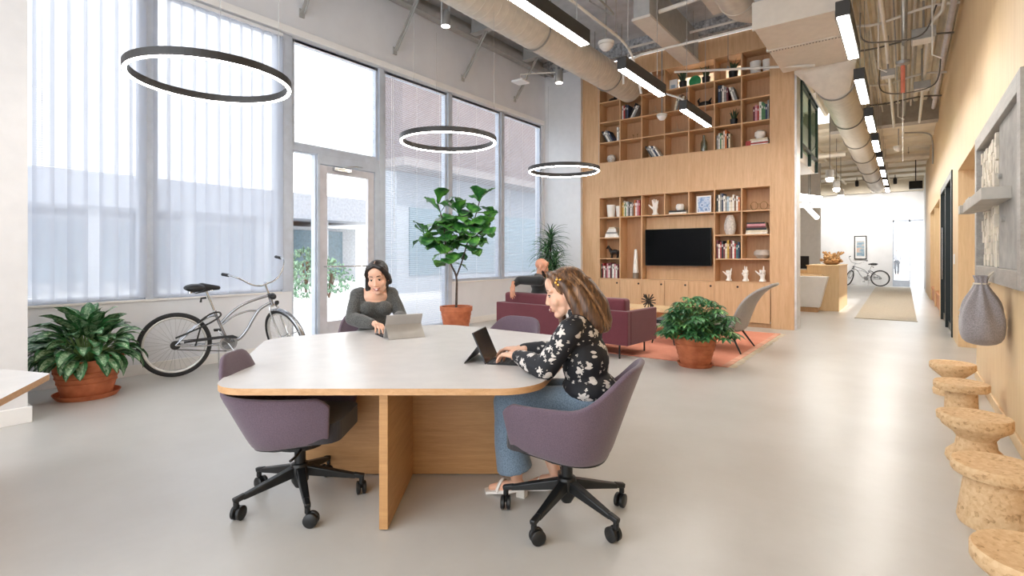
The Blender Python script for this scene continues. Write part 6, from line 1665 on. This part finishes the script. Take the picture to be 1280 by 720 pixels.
h.xf(HX2 @ Matrix.Scale(1.105, 4)); h.build('hair_strands', hairm('light brown strands', '4a311f', '7a5636', 'a97e52', (50, 50, 5)), ho)
h = MB()
for a in range(5): h.ell((-.080 + .004, .012 + .013 * math.cos(a * 1.257), .062 + .013 * math.sin(a * 1.257)), (.006, .008, .008), nu=10, nv=6)
h.xf(HX2 @ Matrix.Scale(1.15, 4)); h.build('hair_clip', mat('gold hair clip', 'd9a85a', .25, .9), ho)
WSH = mat('white leather mule', 'ece8e2', .4, var=.01)
for s in (-1, 1):
    x, y, z = legs[s][-1]; z0 = 0 if s < 0 else .012
    m = MB(); m.prism([(x - .05 + dx, y + dy) for dx, dy in ((.015, -.06), (.07, -.06), (.075, .03), (.06, .16), (.02, .19), (-.02, .16), (.0, .03))], z0 + .0, z0 + .014)
    for k, v in enumerate(m.v): m.v[k] = (v[0], v[1], v[2] + max(0, (y + .09 - v[1])) * .32)
    m.add(*((lambda q: (q.v, q.f))(MB().box(x - .03, x + .018, y - .062, y - .01, z0, z0 + .05)))); sh_ = m.build('shoe', WSH, w2, bevel=.003)
    m = MB(); m.tube(smooth_path([(x - .055, y + .10, z0 + .02), (x - .045, y + .09, z0 + .055), (x - .015, y + .085, z0 + .075), (x + .02, y + .09, z0 + .055), (x + .03, y + .10, z0 + .02)], 4), .017, 8, flat=.5); m.build('strap', WSH, sh_)

# ---- man on the sofa
mf = Vector((.80, .60, 0)); mo = Vector((-4.49, 6.70, 0)); mrz = math.atan2(mf.y, mf.x) - PI / 2
w3 = thing('person', 'bearded bald person in a black jacket sitting on the sofa, arm over its back', 'person', tuple(mo), mrz)
inv = Matrix.Rotation(-mrz, 4, 'Z') @ Matrix.Translation(-mo)
L_ = lambda x, y, z: inv @ Vector((x, y, z))
w3.scale = (1.05, 1.05, 1.05)
SK3 = skinm('tan skin', 'cc967a')
HX3 = Matrix.Translation((0, .03, 1.125)) @ Matrix.Rotation(R(-12), 4, 'Z') @ Matrix.Rotation(R(-14), 4, 'X')
b = MB(); head_blob(b, HX3, 1.03, False)
b.chain([(0, -.01, .96), (0, .01, 1.03), (0, .02, 1.09)], [.065, .06, .06])
b.ell((0, 0, .88), (.17, .105, .12)); b.ell((0, 0, .70), (.15, .11, .16)); b.ell((0, 0, .54), (.17, .13, .10))
sh, el, wr = Vector((.195, -.01, .93)), L_(-4.72, 6.50, .93), L_(-4.74, 6.38, .865)
b.chain([sh, el, wr], [.05, .042, .03]); hand_blob(b, wr, L_(-4.74, 6.365, .75) - L_(-4.74, 6.38, .865), L_(-4.74, 6.2, .865) - L_(-4.74, 6.38, .865), 1, .35, 1, 1.05)
sh2, el2, wr2 = Vector((-.195, .0, .93)), Vector((-.24, .12, .68)), Vector((-.10, .32, .60))
b.chain([sh2, el2, wr2], [.05, .042, .03]); hand_blob(b, wr2, (.4, 1, -.1), (0, 0, 1), 1, .7)
for s in (-1, 1):
    k = Vector((s * .11, .44, .49)); a = Vector((s * .11, .46, .10)); b.chain([(s * .09, .02, .53), k, a], [.09, .065, .042]); b.chain([(s * .11, .45, .055), (s * .11, .58, .05)], [.04, .032])
fused('body', b, SK3, w3, .0065, 3)
face_parts(w3, HX3, 1.03, look=-.8, female=False)
d = MB(); d.ell((0, -.005, .87), (.195, .13, .12)); d.ell((0, 0, .70), (.175, .135, .18)); d.chain([(-.17, -.01, .935), (0, -.02, .965), (.17, -.01, .935)], [.068, .075, .068])
d.chain([sh, el, el.lerp(wr, .75)], [.072, .06, .045]); d.chain([sh2, el2, el2.lerp(wr2, .8)], [.072, .06, .045]); d.chain([(-.06, .03, .99), (0, -.05, 1.01), (.06, .03, .99)], [.022, .026, .022])
fused('jacket', d, fabric('black jacket wool', '0e0f10', '191a1c'), w3, .009, 3)
d = MB(); d.ell((0, 0, .54), (.185, .15, .10))
for s in (-1, 1): d.chain([(s * .09, .02, .53), (s * .11, .44, .49), (s * .11, .46, .12)], [.105, .082, .06])
fused('trousers', d, fabric('dark trousers', '22242a', '30333a'), w3, .01, 3)
d = MB(); d.chain([(-.052, .035, -.06), (-.042, .055, -.095), (0, .074, -.112), (.042, .055, -.095), (.052, .035, -.06)], [.017, .021, .022, .021, .017]); d.chain([(-.022, .086, -.052), (.022, .086, -.052)], [.007, .007]); d.xf(HX3 @ Matrix.Scale(1.03, 4))
fused('beard', d, mat('short black beard', '241a15', .9, var=.3, scale=90), w3, .004, 2)
for s in (-1, 1):
    m = MB(); m.ell((s * .11, .53, .035), (.05, .13, .035)); m.build('shoe', BLKP, w3)

# ---- passer-by beyond the far door
w4 = thing('person', 'distant passer-by in grey top and dark trousers outside the far door', 'person', (-.43, 46, -.02), R(200))
b = MB(); b.ell((0, 0, 1.66), (.075, .09, .115)); b.cap((0, 0, 1.45), (0, 0, 1.58), .055, .055); b.ell((0, 0, 1.25), (.17, .10, .22)); b.ell((0, 0, .98), (.16, .11, .12))
for s in (-1, 1):
    b.chain([(s * .10, 0, .92), (s * .12, s * .10, .50), (s * .13, s * .16, .08)], [.09, .06, .045]); b.chain([(s * .13, s * .14, .045), (s * .13, s * .14 + .13, .035)], [.04, .03]); b.chain([(s * .20, 0, 1.40), (s * .24, .02, 1.12), (s * .22, .08, .88)], [.05, .04, .03]); b.ell((s * .22, .1, .82), (.03, .04, .06))
fused('body', b, SK2, w4, .012, 3)
d = MB(); d.ell((0, 0, 1.25), (.19, .125, .25)); d.chain([(-.17, 0, 1.42), (.17, 0, 1.42)], [.065, .065])
for s in (-1, 1): d.chain([(s * .20, 0, 1.40), (s * .24, .02, 1.12), (s * .225, .07, .92)], [.065, .055, .045])
fused('jacket', d, fabric('grey jacket', '77767a', '8c8b90'), w4, .014, 3)
d = MB(); d.ell((0, 0, .97), (.175, .125, .13))
for s in (-1, 1): d.chain([(s * .10, 0, .92), (s * .12, s * .10, .50), (s * .13, s * .16, .12)], [.10, .075, .06])
fused('trousers', d, fabric('dark trousers', '22242a', '30333a'), w4, .014, 3)
d = MB(); d.ell((0, -.02, 1.69), (.085, .095, .10)); d.build('hair', HB1, w4)
# ---------------------------------------------------------------- light, camera
W = bpy.data.worlds.new('sky'); bpy.context.scene.world = W; W.use_nodes = True
bg = W.node_tree.nodes['Background']; bg.inputs[0].default_value = (.91, .955, 1.0, 1); bg.inputs[1].default_value = 1.3
sun = bpy.data.lights.new('sun', 'SUN'); so = bpy.data.objects.new('sun', sun); C.objects.link(so)
sun.energy = 1.6; sun.angle = R(1); sun.color = (1, .97, .93); so.rotation_euler = Vector((-.75, -.25, -.8)).to_track_quat('-Z', 'Y').to_euler(); so.location = (10, 5, 20)
cam = bpy.data.cameras.new('camera'); co = bpy.data.objects.new('camera', cam); C.objects.link(co)
co.location = (0, 0, H); co.rotation_euler = (R(90), 0, TURN)
cam.sensor_width = 36; cam.lens = 654 / 1280 * 36; cam.shift_y = -40 / 1280; cam.clip_start = .05; cam.clip_end = 300
S = bpy.context.scene; S.camera = co
S.view_settings.view_transform = 'Standard'; S.view_settings.look = 'None'; S.view_settings.gamma = 1
S.view_settings.use_curve_mapping = False; S.view_settings.exposure = 1.57
S.cycles.max_bounces = 10; S.cycles.diffuse_bounces = 5; S.cycles.transparent_max_bounces = 24; S.cycles.use_denoising = True
S.cycles.sample_clamp_indirect = 6; S.cycles.caustics_reflective = False; S.cycles.caustics_refractive = False
